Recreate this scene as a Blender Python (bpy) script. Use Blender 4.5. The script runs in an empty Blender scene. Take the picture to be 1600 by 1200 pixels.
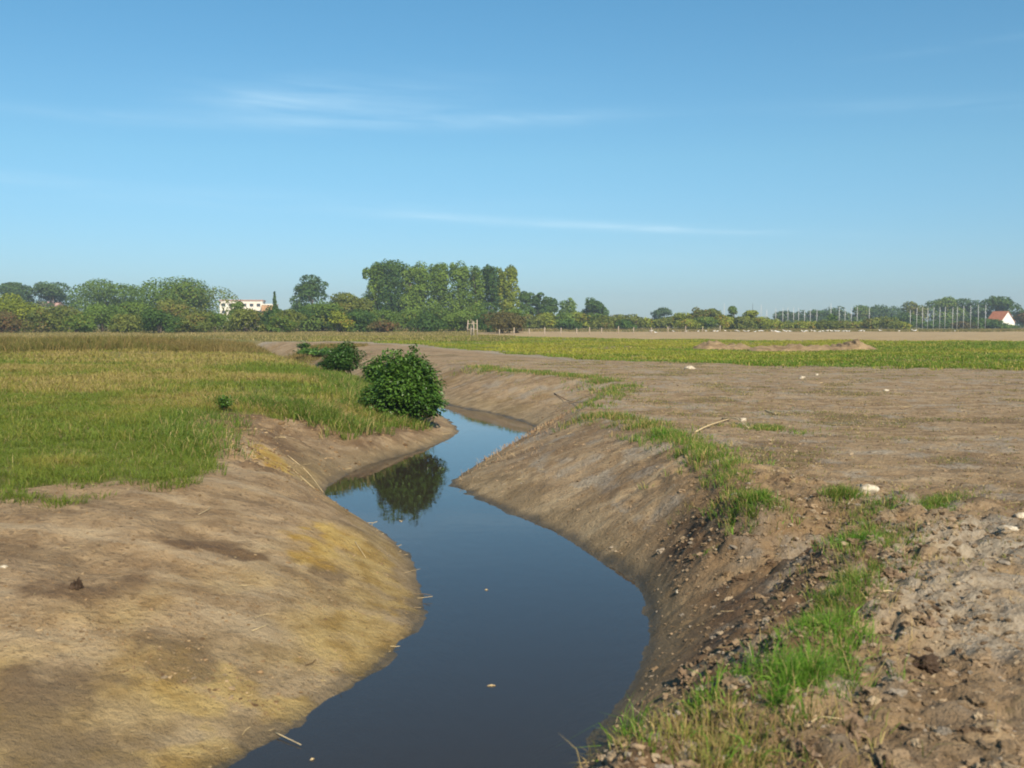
import bpy, math
import numpy as np
from mathutils import Vector, Matrix

sc = bpy.context.scene
R = math.radians
# ------------------------------------------------------------------ camera
CAM_H = 1.7
PITCH = R(3.46)
FPX = 1570.0
cd = bpy.data.cameras.new('camera')
cam = bpy.data.objects.new('camera', cd)
sc.collection.objects.link(cam)
cam.location = (0, 0, CAM_H)
cam.rotation_euler = (R(90) - PITCH, 0, 0)
cd.sensor_width = 36.0
cd.lens = 36.0 * FPX / 1600.0
cd.clip_start = 0.05
cd.clip_end = 5000
cd.dof.use_dof = True
cd.dof.focus_distance = 28.0
cd.dof.aperture_fstop = cd.lens / 1000.0 / 0.011
sc.camera = cam

# ------------------------------------------------------------------ sky + sun
SUN_EL, SUN_AZ = 38.0, 160.0
w = bpy.data.worlds.new('World'); sc.world = w; w.use_nodes = True
wt = w.node_tree; wt.nodes.clear()
def wn(t, **k):
    n = wt.nodes.new(t)
    for a, b in k.items(): setattr(n, a, b)
    return n
def wm(op, a, b=None, c=None):
    n = wn('ShaderNodeMath', operation=op)
    for i, v in enumerate((a, b, c)):
        if v is None: continue
        if isinstance(v, (int, float)): n.inputs[i].default_value = v
        else: wt.links.new(v, n.inputs[i])
    return n.outputs[0]
sky = wn('ShaderNodeTexSky', sky_type='NISHITA')
sky.sun_disc = False
sky.sun_elevation = R(SUN_EL); sky.sun_rotation = R(SUN_AZ)
sky.altitude = 0; sky.air_density = 1.0; sky.dust_density = 0.35; sky.ozone_density = 3.6
tc = wn('ShaderNodeTexCoord')
sep = wn('ShaderNodeSeparateXYZ'); wt.links.new(tc.outputs['Generated'], sep.inputs[0])
AZ = wm('MULTIPLY', wm('ARCTAN2', sep.outputs[0], sep.outputs[1]), 57.29578)
EL = wm('MULTIPLY', wm('ARCSINE', sep.outputs[2]), 57.29578)
cmb = wn('ShaderNodeCombineXYZ')
wt.links.new(wm('MULTIPLY', AZ, 0.11), cmb.inputs[0])
wt.links.new(wm('MULTIPLY_ADD', AZ, 0.03, wm('MULTIPLY', EL, 1.15)), cmb.inputs[1])
cn = wn('ShaderNodeTexNoise'); cn.inputs['Scale'].default_value = 1.0; cn.inputs['Detail'].default_value = 4.0
cn.inputs['Roughness'].default_value = 0.62; cn.inputs['Distortion'].default_value = 0.35
wt.links.new(cmb.outputs[0], cn.inputs['Vector'])
CN = wm('MAXIMUM', wm('MULTIPLY', wm('SUBTRACT', cn.outputs['Fac'], 0.30), 2.6), 0.0)
def streak(az0, el0, slope, waz, wel, amp):
    """a wisp of cirrus: soft band round (az0, el0), in degrees"""
    du = wm('DIVIDE', wm('SUBTRACT', AZ, az0), waz)
    line = wm('MULTIPLY_ADD', wm('SUBTRACT', AZ, az0), slope, el0)
    dv = wm('DIVIDE', wm('SUBTRACT', EL, line), wel)
    e = wm('ADD', wm('MULTIPLY', du, du), wm('MULTIPLY', dv, dv))
    return wm('MULTIPLY', wm('EXPONENT', wm('MULTIPLY', e, -1.0)), amp)
tot = 0.0
for a in [(-13.6, 11.9, 0.02, 4.0, 0.6, .36), (-9, 12.3, 0.02, 7.5, 1.1, .36), (-8.0, 11.0, 0.03, 12, 0.45, .36),
          (1.0, 11.35, 0.02, 4.5, 0.30, .3), (1.5, 5.65, -0.052, 12, 0.26, .6), (9.5, 5.2, -0.052, 6, 0.17, .7), (-14, 6.7, -0.01, 13, 0.55, .2),
          (-26, 7.4, -0.03, 4, 0.3, .3), (22, 11.2, -0.045, 8, 0.35, .2), (25, 14.0, 0.05, 6, 0.22, .1),
          (-22, 10.8, 0.0, 6, 0.3, .16), (7, 3.6, 0.0, 16, 0.8, .12)]:
    tot = wm('ADD', streak(*a), tot)
CF = wm('MINIMUM', wm('MULTIPLY', wm('MULTIPLY', tot, CN), 0.62), 0.75)
mixc = wn('ShaderNodeMix', data_type='RGBA')
wt.links.new(CF, mixc.inputs[0])
tint = wn('ShaderNodeMix', data_type='RGBA', blend_type='MULTIPLY'); tint.inputs[0].default_value = 1.0
wt.links.new(sky.outputs[0], tint.inputs[6]); cr_ = wn('ShaderNodeValToRGB'); wt.links.new(wm('DIVIDE', EL, 24.0), cr_.inputs[0])   # cold white balance, pale air low down
cr_.color_ramp.elements[0].position = 0.06; cr_.color_ramp.elements[0].color = (.53, .69, .87, 1)
cr_.color_ramp.elements[1].position = 0.92; cr_.color_ramp.elements[1].color = (.53, .98, 1.0, 1)
e_ = cr_.color_ramp.elements.new(0.38); e_.color = (.62, .89, .90, 1)
wt.links.new(cr_.outputs[0], tint.inputs[7])
wt.links.new(tint.outputs[2], mixc.inputs[6])
mixc.inputs[7].default_value = (5.2, 7.2, 8.4, 1)
bg = wn('ShaderNodeBackground'); bg.inputs['Strength'].default_value = 0.086
wt.links.new(mixc.outputs[2], bg.inputs[0])
wo = wn('ShaderNodeOutputWorld'); wt.links.new(bg.outputs[0], wo.inputs[0])

sd = bpy.data.lights.new('sun', 'SUN'); sd.energy = 4.6; sd.angle = R(0.5); sd.color = (1.0, 0.87, 0.70)
sun = bpy.data.objects.new('sun', sd); sc.collection.objects.link(sun)
d = Vector((math.sin(R(SUN_AZ)) * math.cos(R(SUN_EL)), math.cos(R(SUN_AZ)) * math.cos(R(SUN_EL)), math.sin(R(SUN_EL))))
sun.rotation_euler = d.to_track_quat('Z', 'Y').to_euler()
sun.location = (30, -20, 40)
sc.view_settings.view_transform = 'Standard'; sc.view_settings.look = 'None'
sc.view_settings.exposure = 0.62; sc.view_settings.gamma = 1.0
sc.render.engine = 'CYCLES'
sc.cycles.filter_width = 1.9
sc.cycles.use_denoising = True
sc.cycles.max_bounces = 6; sc.cycles.diffuse_bounces = 3; sc.cycles.glossy_bounces = 3
sc.cycles.transmission_bounces = 4; sc.cycles.transparent_max_bounces = 8; sc.cycles.volume_bounces = 0
sc.cycles.caustics_reflective = False; sc.cycles.caustics_refractive = False

# ------------------------------------------------------------------ helpers
def ray(px, py):
    a, b = (px - 800) / FPX, (600 - py) / FPX
    return a, math.cos(PITCH) + b * math.sin(PITCH), b * math.cos(PITCH) - math.sin(PITCH)
def at(px, py, z=0.0):
    x, y, zz = ray(px, py); t = (z - CAM_H) / zz
    return x * t, y * t
def at_d(px, dist):
    return (px - 800) / FPX * dist, dist
def h_at(py, dist):
    """height of a point seen at row py at this distance"""
    x, y, zz = ray(800, py)
    return CAM_H + zz / y * dist

def tag(o, label=None, cat=None, group=None, kind=None):
    if label: o['label'] = label
    if cat: o['category'] = cat
    if group: o['group'] = group
    if kind: o['kind'] = kind
    return o
def empty(name, loc=(0, 0, 0), rz=0.0):
    o = bpy.data.objects.new(name, None); sc.collection.objects.link(o)
    o.location = loc; o.rotation_euler = (0, 0, rz); o.empty_display_size = 0.3
    return o
def link(name, me, mat=None, parent=None, loc=None):
    if mat is not None and len(me.materials) == 0: me.materials.append(mat)
    o = bpy.data.objects.new(name, me); sc.collection.objects.link(o)
    if parent: o.parent = parent
    if loc is not None: o.location = loc
    return o
def npmesh(name, V, faces, cols=None, smooth=False, extra=None):
    """faces: list of integer arrays (m,3) or (m,4)"""
    V = np.asarray(V, dtype=np.float32)
    faces = [np.asarray(f, dtype=np.int32) for f in faces if len(f)]
    me = bpy.data.meshes.new(name)
    me.vertices.add(len(V)); me.vertices.foreach_set('co', V.ravel())
    nl = sum(f.size for f in faces); npoly = sum(len(f) for f in faces)
    me.loops.add(nl); me.polygons.add(npoly)
    me.loops.foreach_set('vertex_index', np.concatenate([f.ravel() for f in faces]))
    starts = []; off = 0
    for f in faces:
        starts.append(off + np.arange(len(f), dtype=np.int32) * f.shape[1]); off += f.size
    me.polygons.foreach_set('loop_start', np.concatenate(starts).astype(np.int32))
    me.polygons.foreach_set('use_smooth', np.full(npoly, smooth, dtype=bool))
    me.update(calc_edges=True)
    if cols is not None:
        at_ = me.color_attributes.new('col', 'FLOAT_COLOR', 'POINT')
        c = np.ones((len(V), 4), dtype=np.float32); c[:, :cols.shape[1]] = cols
        at_.data.foreach_set('color', c.ravel())
    for k, v in (extra or {}).items():
        a_ = me.color_attributes.new(k, 'FLOAT_COLOR', 'POINT')
        a_.data.foreach_set('color', v.astype(np.float32).ravel())
    return me

# numpy value noise ------------------------------------------------
def _h(ix, iy, s):
    n = (ix.astype(np.int64) * 374761393 + iy.astype(np.int64) * 668265263 + s * 974634777) & 0xffffffff
    n = ((n ^ (n >> 13)) * 1274126177) & 0xffffffff
    n = ((n ^ (n >> 16)) * 2246822519) & 0xffffffff
    return ((n ^ (n >> 15)) & 0xffffff) / float(0xffffff) * 2 - 1
def vn(x, y, s=0):
    x = np.asarray(x, dtype=np.float64); y = np.asarray(y, dtype=np.float64)
    ix = np.floor(x); iy = np.floor(y); fx = x - ix; fy = y - iy
    ix = ix.astype(np.int64); iy = iy.astype(np.int64)
    u = fx * fx * fx * (fx * (fx * 6 - 15) + 10); v = fy * fy * fy * (fy * (fy * 6 - 15) + 10)
    a = _h(ix, iy, s); b = _h(ix + 1, iy, s); c = _h(ix, iy + 1, s); e = _h(ix + 1, iy + 1, s)
    return (a * (1 - u) + b * u) * (1 - v) + (c * (1 - u) + e * u) * v
def fbm(x, y, s=0, o=4, g=0.5):
    t = 0; a = 1; n = 0
    for i in range(o):
        t = t + a * vn(x * 2 ** i + 17.3 * i, y * 2 ** i - 9.1 * i, s + i); n += a; a *= g
    return t / n
def sm(a, b, x):
    t = np.clip((x - a) / (b - a), 0, 1); return t * t * (3 - 2 * t)
def spline(P, n=8):
    P = np.array(P, dtype=float); Q = []
    E = np.vstack([2 * P[0] - P[1], P, 2 * P[-1] - P[-2]])
    for i in range(1, len(E) - 2):
        p0, p1, p2, p3 = E[i - 1], E[i], E[i + 1], E[i + 2]
        for k in range(n):
            t = k / n
            Q.append(0.5 * ((2 * p1) + (-p0 + p2) * t + (2 * p0 - 5 * p1 + 4 * p2 - p3) * t * t + (-p0 + 3 * p1 - 3 * p2 + p3) * t ** 3))
    Q.append(P[-1]); return np.array(Q)
def poly_dist(x, y, P):
    """distance to a polyline and the interpolated third column there"""
    best = np.full(x.shape, 1e9); val = np.zeros(x.shape)
    for i in range(len(P) - 1):
        ax, ay = P[i, 0], P[i, 1]; bx, by = P[i + 1, 0] - ax, P[i + 1, 1] - ay
        L = bx * bx + by * by + 1e-12
        t = np.clip(((x - ax) * bx + (y - ay) * by) / L, 0, 1)
        dd = (x - ax - t * bx) ** 2 + (y - ay - t * by) ** 2
        m = dd < best
        best = np.where(m, dd, best)
        if P.shape[1] > 2: val = np.where(m, P[i, 2] + t * (P[i + 1, 2] - P[i, 2]), val)
    return np.sqrt(best), val
def inside(x, y, P):
    r = np.zeros(x.shape, dtype=bool); n = len(P)
    for i in range(n):
        x0, y0 = P[i][0], P[i][1]; x1, y1 = P[(i + 1) % n][0], P[(i + 1) % n][1]
        if y0 == y1: continue
        c = ((y0 > y) != (y1 > y)) & (x < (x1 - x0) * (y - y0) / (y1 - y0) + x0)
        r ^= c
    return r

# ------------------------------------------------------------------ stream layout (world metres)
ZW = -0.95
def wp(px, py): return at(px, py, ZW)
WL = spline([(-16, -8), (-9, -4), (-5.4, .8), (-3.0, 3.8), wp(340, 1200), wp(500, 1105), wp(600, 1030), wp(650, 975), wp(657, 925), wp(645, 880), wp(605, 838),
             wp(560, 812), wp(508, 772), wp(530, 748), wp(590, 722), wp(660, 702), wp(705, 684), wp(716, 672), wp(700, 657), wp(686, 648),
             (-3.2, 33.5), (-6.2, 41), (-13.5, 61), (-24, 90), (-40, 118)], 6)
WR = spline([(-12, -8), (-6, -4), (-2.4, 1.5), (-0.6, 4.1), wp(890, 1200), wp(955, 1115), wp(1000, 1045), wp(1014, 990), wp(1010, 945), wp(985, 902),
             wp(930, 870), wp(850, 822), wp(770, 790), wp(722, 766), wp(705, 756), wp(718, 742), wp(765, 715), wp(815, 688), wp(832, 676), wp(824, 662),
             wp(765, 645), wp(705, 634), (-4.6, 40), (-11.8, 60), (-22, 88), (-38, 117)], 6)
def cp(px, py, z): return (*at(px, py, z), z)
CL = spline([(-22, -8, 0), (-18, 1, 0), (-12, 7, 0), cp(-60, 790, 0), cp(0, 772, 0), cp(120, 757, 0), cp(240, 752, 0), cp(322, 742, -.04), cp(335, 712, -.06), cp(300, 668, -.08),
             cp(312, 652, -.12), cp(400, 650, -.17), cp(470, 657, -.28), cp(540, 672, -.45), cp(590, 672, -.58), cp(640, 664, -.67),
             (-2.6, 26.6, -.72), (-3.5, 30, -.55), (-5.6, 35, -.4), (-8.4, 42, -.25), (-15.6, 61, -.2), (-26.5, 92, -.2), (-44, 121, -.2)], 4)
CR = spline([(-8, -8, 0), (-3.6, -3, 0), (-1.5, 0.2, -.02), (-.5, 1.9, -.1), cp(1010, 1185, -.24), cp(1150, 1085, -.14), cp(1285, 975, -.04), cp(1335, 895, 0), cp(1385, 810, 0),
             cp(1300, 788, -.02), cp(1165, 800, -.05), cp(1128, 742, -.03), cp(1045, 690, 0), cp(960, 658, 0), cp(905, 650, -.08), cp(930, 630, 0),
             cp(962, 612, 0), cp(985, 600, -.04), cp(880, 590, 0), cp(800, 583, 0), cp(730, 574, 0), cp(690, 566, 0), (-9.2, 59.5, 0), (-19, 87, 0), (-35, 114, 0)], 4)
WPOLY = np.vstack([WL, WR[::-1]]); CPOLY = np.vstack([CL[:, :2], CR[::-1, :2]])

def channel(x, y):
    """t: 0 at the waterline, 1 at the crest and beyond; z; left-side flag; distance to crest"""
    inW = inside(x, y, WPOLY); inC = inside(x, y, CPOLY) | inW
    dl, _ = poly_dist(x, y, WL); dr, _ = poly_dist(x, y, WR); dw = np.minimum(dl, dr)
    cl, zl = poly_dist(x, y, CL); cr, zr = poly_dist(x, y, CR)
    left = dl < dr
    dc = np.where(left, cl, cr); zc = np.where(left, zl, zr)
    t = dw / (dw + dc + 1e-6)
    wide = sm(.5, 3.0, dw + dc)
    prof = np.where(left, 1 - (1 - t) ** 1.7, 1 - (1 - t) ** 1.1)
    zin = ZW + (zc - ZW) * prof
    zout = zc * np.exp(-dc / 1.8)
    z = np.where(inW, ZW - np.minimum(0.75, 0.16 * dw + .35 * dw * dw), np.where(inC, zin, zout))
    t = np.where(inW, -1.0, np.where(inC, t, 1.0 + dc))
    return t, z, left, dw, dc

def H(x, y, detail=True, info=False):
    x = np.asarray(x, dtype=float); y = np.asarray(y, dtype=float); shp = x.shape
    x = x.ravel(); y = y.ravel()
    n = x.size
    t = np.full(n, 50.0); z = np.zeros(n); left = x < -6; dw = np.full(n, 50.0); dc = np.full(n, 50.0)
    m = (y < 130) & (x < 16) & (x > -60)
    a = channel(x[m], y[m])
    t[m], z[m], left[m], dw[m], dc[m] = a
    out = t >= 1
    # gentle lie of the land
    z += np.where(out, 1, sm(0, 1, t)) * (0.05 * vn(x / 6.0, y / 6.0, 3) + 0.03 * vn(x / 2.1, y / 2.1, 4)) * sm(0, 30, y + 10)
    # rough crest and plateau of the right bank
    right = ~left
    if detail:
        soil = np.where(right, sm(0.02, .25, t), .55 * sm(0, .3, t))
        near = np.exp(-np.abs(x - 3.2) / 6) * (y < 45)
        rough = np.where(right, 0.17 + 0.12 * sm(13, 9, y) + 0.95 * np.exp(-(np.minimum(dc, 9) / 1.0) ** 2) * sm(16, 9, y) * sm(.3, .7, t), 0.26)
        rid = 1 - np.abs(fbm(x * 5.0, y * 5.0, 11, 3)) * 2
        brk = left * (y > 12) * (y < 32) * np.exp(-((t - .78) / .25) ** 2) * (t < 1.4)
        z += brk * (.10 * fbm(x * 1.9, y * 1.9, 23, 3) + .07 * fbm(x * 5, y * 5, 24, 3))
        z += soil * rough * (0.075 * fbm(x * 2.6, y * 2.6, 21, 3) + 0.075 * fbm(x * 6.5, y * 6.5, 31, 3) + .03 * rid) * sm(60, 30, y)
        z += soil * sm(40, 20, y) * (0.016 + .012 * right * rough) * fbm(x * 12, y * 12, 41, 3)
        z -= soil * right * sm(14, 9, y) * .05 * sm(.35, .7, fbm(x * 5.5, y * 5.5, 43, 2)) * rough   # hollows between clods
        # small slips and rills down the faces
        fc = (t > 0.03) & (t < 1)
        z += np.where(fc, 1, 0) * np.where(left, .09, .06) * fbm(x * 1.1, y * 1.1, 51, 4) * np.sin(np.pi * np.clip(t, 0, 1))
    # ragged waterline: little bays, slumps and silt tongues
    wl = np.exp(-(dw / .25) ** 2)
    z += wl * (.022 * fbm(x * 2.2, y * 2.2, 55, 3) + .005 * fbm(x * 11, y * 11, 56, 2)) * (1 + .03 * np.clip(y, 0, 30))
    # left strip: low earth bank under the dry weeds
    z += 0.25 * np.exp(-((y - 62) / 9) ** 2) * sm(-16, -22, x)
    if info: return tuple(v.reshape(shp) for v in (z, t, left, dw, dc))
    return z.reshape(shp)

# field boundaries
def Yn(x): return np.interp(x, [-60, -22, -14.5, -7, -2, 3, 7, 19, 60, 200], [95, 95, 92, 78, 62, 48.5, 42.5, 37, 31, 26])
def Yf(x): return np.interp(x, [-30, -9, -6, 3, 14, 45, 120], [170, 165, 150, 122, 107, 90, 80])
PLOUGH_FAR = 203.0

def masks(x, y, t, left, dw, dc):
    n1 = fbm(x * .9, y * .9, 61, 4); n2 = fbm(x * 2.3, y * 2.3, 71, 3); n3 = fbm(x * .35, y * .35, 81, 3)
    out = t >= 1
    dist = y
    # grass: meadow left, strip right, far pasture
    gl = left & out & (dc + .35 * n2 + .12 > 0)
    g = np.where(gl, 1.0, 0.0)
    soilreg = (~left) & (y < Yn(x) + 3.4 * n1 + 1.6 * n2)
    strip = (~left) & ~soilreg & (y < Yf(x) + 3 * n3)
    plough = (y >= Yf(x) + 3 * n3) & (y < PLOUGH_FAR) & (x > -7 - (y - 157) * .2 ) & (x > -60)
    g = np.where(strip, 1.0, g)
    g = np.where(plough, 0, g)
    g = np.where((y >= PLOUGH_FAR) & ~plough, 1.0, g)
    g = np.where(~left & ~soilreg & ~strip & ~plough, 1.0, g)
    g = np.where((x > -20) & (x < -7.5) & (y > 70) & (y < 96) & (~left) & (y < Yn(x) + 1.5 * n1), 0, g)
    # faint sprouts on the right field
    spr = (~left) & out & soilreg
    g = np.where(spr, .42 * sm(.1, .6, n1 + .3 * n3 + .15 * sm(9, 40, y)) , g)
    yellow = np.where(left & (t > 0) & (t < .8), .85 * sm(.5, .15, t) * sm(.0, .12, t) * sm(-.35, .35, n1 + .1) * sm(18.5, 14, y), 0)
    yellow = np.where((~left) & (t > 0) & (t < .8), .25 * sm(.0, .5, n1) * (y > 20), yellow)
    dark = np.where(left & (t > 0) & (t <= 1), sm(.25, .5, n1) * .75 * sm(0, .3, t), 0)
    dark = np.where(left & (t > 0) & (t < 1.2) & (y > 15), np.maximum(dark, sm(15, 19, y) * (.45 + .4 * sm(.3, .8, t)) * sm(-.4, .3, n2)), dark)
    nearR = np.exp(-((x - 1.9) ** 2 + (y - 9.8) ** 2 * .7) / .8)
    dark = np.where(~left & (t > 0), np.maximum(.55 * sm(.15, .5, n1), nearR * 1.1), dark)
    dark = np.where(~left & (y < 8.5) & (t > 0) & (t < 1.15), np.maximum(dark, .85 + .3 * n2), dark)  # near right slope: dark wet soil, with its shade painted into the colour too
    wet = np.where(t < 0, 1, sm(.16, .02, dw + .06 * n2) * np.where(left, .6, 1))
    damp = np.where(t > 0, sm(.42, .08, t) * .8, 1)
    grey = np.where(~left & (t > .35), sm(.05, .5, n2 + .7 * np.exp(-((x - 3.3) ** 2 + (y - 7.2) ** 2) / 2.5)) * .8, 0)
    grey = np.where((~left) & (y > 45), .9 * sm(6, 1, Yn(x) - y) * (x < 4), grey)
    g = np.where(left & (t > .1) & (y > 34), 1.0, g)
    def spot(px, py, rx, ry, rot=0.0, z_=-.5):
        cx, cy = at(px, py, z_); c_, s_ = math.cos(rot), math.sin(rot)
        u = ((x - cx) * c_ + (y - cy) * s_) / rx; v_ = (-(x - cx) * s_ + (y - cy) * c_) / ry
        return sm(.15, .95, 1.35 - (u * u + v_ * v_) + 1.5 * n2 + .9 * fbm(x * 7, y * 7, 73, 3))
    L_ = left & (t > 0) & (t < 1)
    for a_ in [(30, 1150, .6, .6, 0, -.75), (80, 1190, .4, .4, 0, -.8), (265, 1000, .34, .22, -.4), (360, 885, .5, .28, .2), (95, 965, .3, .16), (520, 880, .2, .3), (150, 1040, .22, .14), (620, 690, .9, .7, 0, -.6), (470, 715, 1.1, .6, 0, -.6)]:
        dark = np.where(L_, np.maximum(dark, .8 * spot(*a_)), dark)
    for a_ in [(425, 735, .35, 1.4, .35), (520, 850, .5, .8), (590, 900, .3, 1.0), (560, 950, .35, .7), (430, 1010, .5, .3), (330, 1090, .5, .3), (200, 1130, .5, .3), (300, 1040, .3, .2)]:
        yellow = np.where(L_, np.maximum(yellow, .95 * spot(*a_)), yellow)
    return g, yellow, np.clip(dark, 0, 1), wet, damp, np.clip(grey, 0, 1), plough.astype(float)

# ------------------------------------------------------------------ materials
def newmat(name):
    m = bpy.data.materials.new(name); m.use_nodes = True
    nt = m.node_tree; nt.nodes.clear()
    return m, nt
class NT:
    def __init__(s, nt): s.nt = nt
    def n(s, t, **k):
        o = s.nt.nodes.new(t)
        for a, b in k.items(): setattr(o, a, b)
        return o
    def set(s, sock, v):
        if isinstance(v, bpy.types.NodeSocket): s.nt.links.new(v, sock)
        else: sock.default_value = v
    def math(s, op, a, b=0.0, c=0.0):
        o = s.n('ShaderNodeMath', operation=op); s.set(o.inputs[0], a); s.set(o.inputs[1], b); s.set(o.inputs[2], c); return o.outputs[0]
    def mix(s, f, a, b, mode='MIX'):
        o = s.n('ShaderNodeMix', data_type='RGBA', blend_type=mode); s.set(o.inputs[0], f)
        s.set(o.inputs[6], a if isinstance(a, bpy.types.NodeSocket) else (*a, 1)); s.set(o.inputs[7], b if isinstance(b, bpy.types.NodeSocket) else (*b, 1)); return o.outputs[2]
    def noise(s, vec, scale, detail=4, rough=.55, out='Fac', dist=0.0):
        o = s.n('ShaderNodeTexNoise'); s.set(o.inputs['Vector'], vec); o.inputs['Scale'].default_value = scale
        o.inputs['Detail'].default_value = detail; o.inputs['Roughness'].default_value = rough; o.inputs['Distortion'].default_value = dist; return o.outputs[out]
    def ramp(s, f, lo, hi):
        o = s.n('ShaderNodeMapRange', interpolation_type='SMOOTHSTEP'); s.set(o.inputs[0], f); o.inputs[1].default_value = lo; o.inputs[2].default_value = hi; return o.outputs[0]
    def attr(s, name):
        o = s.n('ShaderNodeAttribute', attribute_name=name); return o
    def bsdf(s, col, rough=.9, spec=.2, normal=None, **k):
        o = s.n('ShaderNodeBsdfPrincipled'); s.set(o.inputs['Base Color'], col if isinstance(col, bpy.types.NodeSocket) else (*col, 1))
        s.set(o.inputs['Roughness'], rough); s.set(o.inputs['Specular IOR Level'], spec)
        if normal is not None: s.set(o.inputs['Normal'], normal)
        return o.outputs[0]
    def bump(s, h, strength=.5, dist=.02):
        o = s.n('ShaderNodeBump'); s.set(o.inputs['Height'], h); o.inputs['Strength'].default_value = strength; o.inputs['Distance'].default_value = dist; return o.outputs[0]
    def out(s, sh, vol=None):
        o = s.n('ShaderNodeOutputMaterial'); 
        if sh is not None: s.nt.links.new(sh, o.inputs[0])
        if vol is not None: s.nt.links.new(vol, o.inputs['Volume'])

def ground_material():
    m, nt = newmat('ground'); q = NT(nt)
    P = q.n('ShaderNodeNewGeometry').outputs['Position']
    A = q.n('ShaderNodeSeparateColor'); nt.links.new(q.attr('mask_a').outputs['Color'], A.inputs[0])
    B = q.n('ShaderNodeSeparateColor'); nt.links.new(q.attr('mask_b').outputs['Color'], B.inputs[0])
    g, yel, dark = A.outputs[0], A.outputs[1], A.outputs[2]
    wet, grey, plo = B.outputs[0], B.outputs[1], B.outputs[2]
    damp = q.attr('mask_b').outputs['Alpha']
    nL = q.noise(P, .55, 5, .6); nM = q.noise(P, 3.2, 5, .62); nS = q.noise(P, 17, 5, .65); nF = q.noise(P, 75, 3, .6)
    soil = q.mix(q.ramp(nM, .3, .7), (.20, .130, .066), (.35, .248, .135))
    soil = q.mix(q.math('MULTIPLY', q.ramp(nL, .45, .72), .6), soil, (.40, .30, .185))
    soil = q.mix(q.math('MULTIPLY', q.ramp(nS, .53, .68), .75), soil, (.095, .06, .034))
    soil = q.mix(q.math('MULTIPLY', q.ramp(q.noise(P, 9, 6, .7), .42, .3), .6), soil, (.40, .32, .20))
    soil = q.mix(q.math('MULTIPLY', q.ramp(nF, .58, .72), .5), soil, (.42, .34, .24))
    mpx = q.n('ShaderNodeMapping'); nt.links.new(P, mpx.inputs[0]); mpx.inputs['Scale'].default_value = (.35, 1.6, 1); mpx.inputs['Rotation'].default_value = (0, 0, .12)
    st_ = q.noise(mpx.outputs[0], 1.3, 5, .65)      # old wheel tracks and scraper marks
    soil = q.mix(q.math('MULTIPLY', q.ramp(st_, .54, .66), .55), soil, (.40, .315, .20))
    soil = q.mix(q.math('MULTIPLY', q.ramp(st_, .47, .36), .5), soil, (.13, .088, .048))
    gr = q.mix(q.ramp(nS, .35, .65), (.17, .15, .115), (.40, .355, .28))
    soil = q.mix(q.math('MULTIPLY', grey, .75), soil, gr)
    ye = q.mix(q.ramp(nM, .35, .65), (.31, .185, .032), (.46, .32, .095))
    ye = q.mix(q.math('MULTIPLY', q.ramp(nS, .52, .72), .5), ye, (.2, .12, .035))
    soil = q.mix(q.math('MULTIPLY', yel, q.ramp(nL, .15, .5)), soil, ye)
    soil = q.mix(q.math('MULTIPLY', dark, q.ramp(nM, .25, .58)), soil, (.095, .054, .027))
    soil = q.mix(q.math('MULTIPLY', damp, .55), soil, q.mix(q.ramp(nM, .35, .65), (.16, .13, .07), (.28, .225, .13)))
    wetc = q.mix(q.ramp(nM, .4, .6), (.05, .042, .024), (.085, .064, .034))
    soil = q.mix(q.math('MULTIPLY', wet, .85), soil, wetc)
    pl = q.mix(q.ramp(q.noise(P, .35, 5, .65), .3, .7), (.30, .215, .108), (.40, .295, .155))
    pl = q.mix(q.math('MULTIPLY', q.ramp(q.noise(P, 2.5, 4, .7), .52, .7), .35), pl, (.19, .13, .08))
    soil = q.mix(plo, soil, pl)
    gc = q.mix(q.ramp(nL, .3, .7), (.10, .135, .025), (.20, .185, .05))
    gc = q.mix(q.ramp(q.noise(P, .12, 4, .6), .4, .65), gc, (.24, .185, .075))
    gc = q.mix(q.math('MULTIPLY', q.ramp(nS, .45, .65), .5), gc, (.06, .075, .02))
    gm = q.ramp(q.math('ADD', g, q.math('MULTIPLY', q.math('SUBTRACT', nS, .5), .9)), .32, .72)
    col = q.mix(gm, soil, gc)
    hb = q.math('ADD', q.math('MULTIPLY', nS, 1.0), q.math('MULTIPLY', nF, .35))
    rough = q.math('SUBTRACT', .95, q.math('MULTIPLY', wet, .5))
    q.out(q.bsdf(col, rough, .25, q.bump(hb, 1.0, .045)))
    return m
M_GROUND = ground_material()

def water_material():
    m, nt = newmat('stream_water'); q = NT(nt)
    P = q.n('ShaderNodeNewGeometry').outputs['Position']
    mp = q.n('ShaderNodeMapping'); nt.links.new(P, mp.inputs[0]); mp.inputs['Scale'].default_value = (1, .8, 1)
    h = q.noise(mp.outputs[0], 5.0, 3, .5)
    nb = q.bump(h, .10, .012)
    fr = q.n('ShaderNodeFresnel'); fr.inputs['IOR'].default_value = 1.33; nt.links.new(nb, fr.inputs['Normal'])
    gl = q.n('ShaderNodeBsdfGlossy'); gl.inputs['Color'].default_value = (1, 1, 1, 1); gl.inputs['Roughness'].default_value = 0.0; nt.links.new(nb, gl.inputs['Normal'])
    tr0 = q.n('ShaderNodeBsdfTransparent'); df = q.n('ShaderNodeBsdfDiffuse'); df.inputs[0].default_value = (.070, .058, .045, 1)
    tr = q.n('ShaderNodeMixShader'); tr.inputs[0].default_value = .42   # silt in the water
    nt.links.new(tr0.outputs[0], tr.inputs[1]); nt.links.new(df.outputs[0], tr.inputs[2])
    mx = q.n('ShaderNodeMixShader'); nt.links.new(fr.outputs[0], mx.inputs[0]); nt.links.new(tr.outputs[0], mx.inputs[1]); nt.links.new(gl.outputs[0], mx.inputs[2])
    va = q.n('ShaderNodeVolumeAbsorption'); va.inputs['Color'].default_value = (.42, .36, .25, 1); va.inputs['Density'].default_value = 3.4
    q.out(mx.outputs[0], va.outputs[0])
    return m
M_WATER = water_material()

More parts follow.
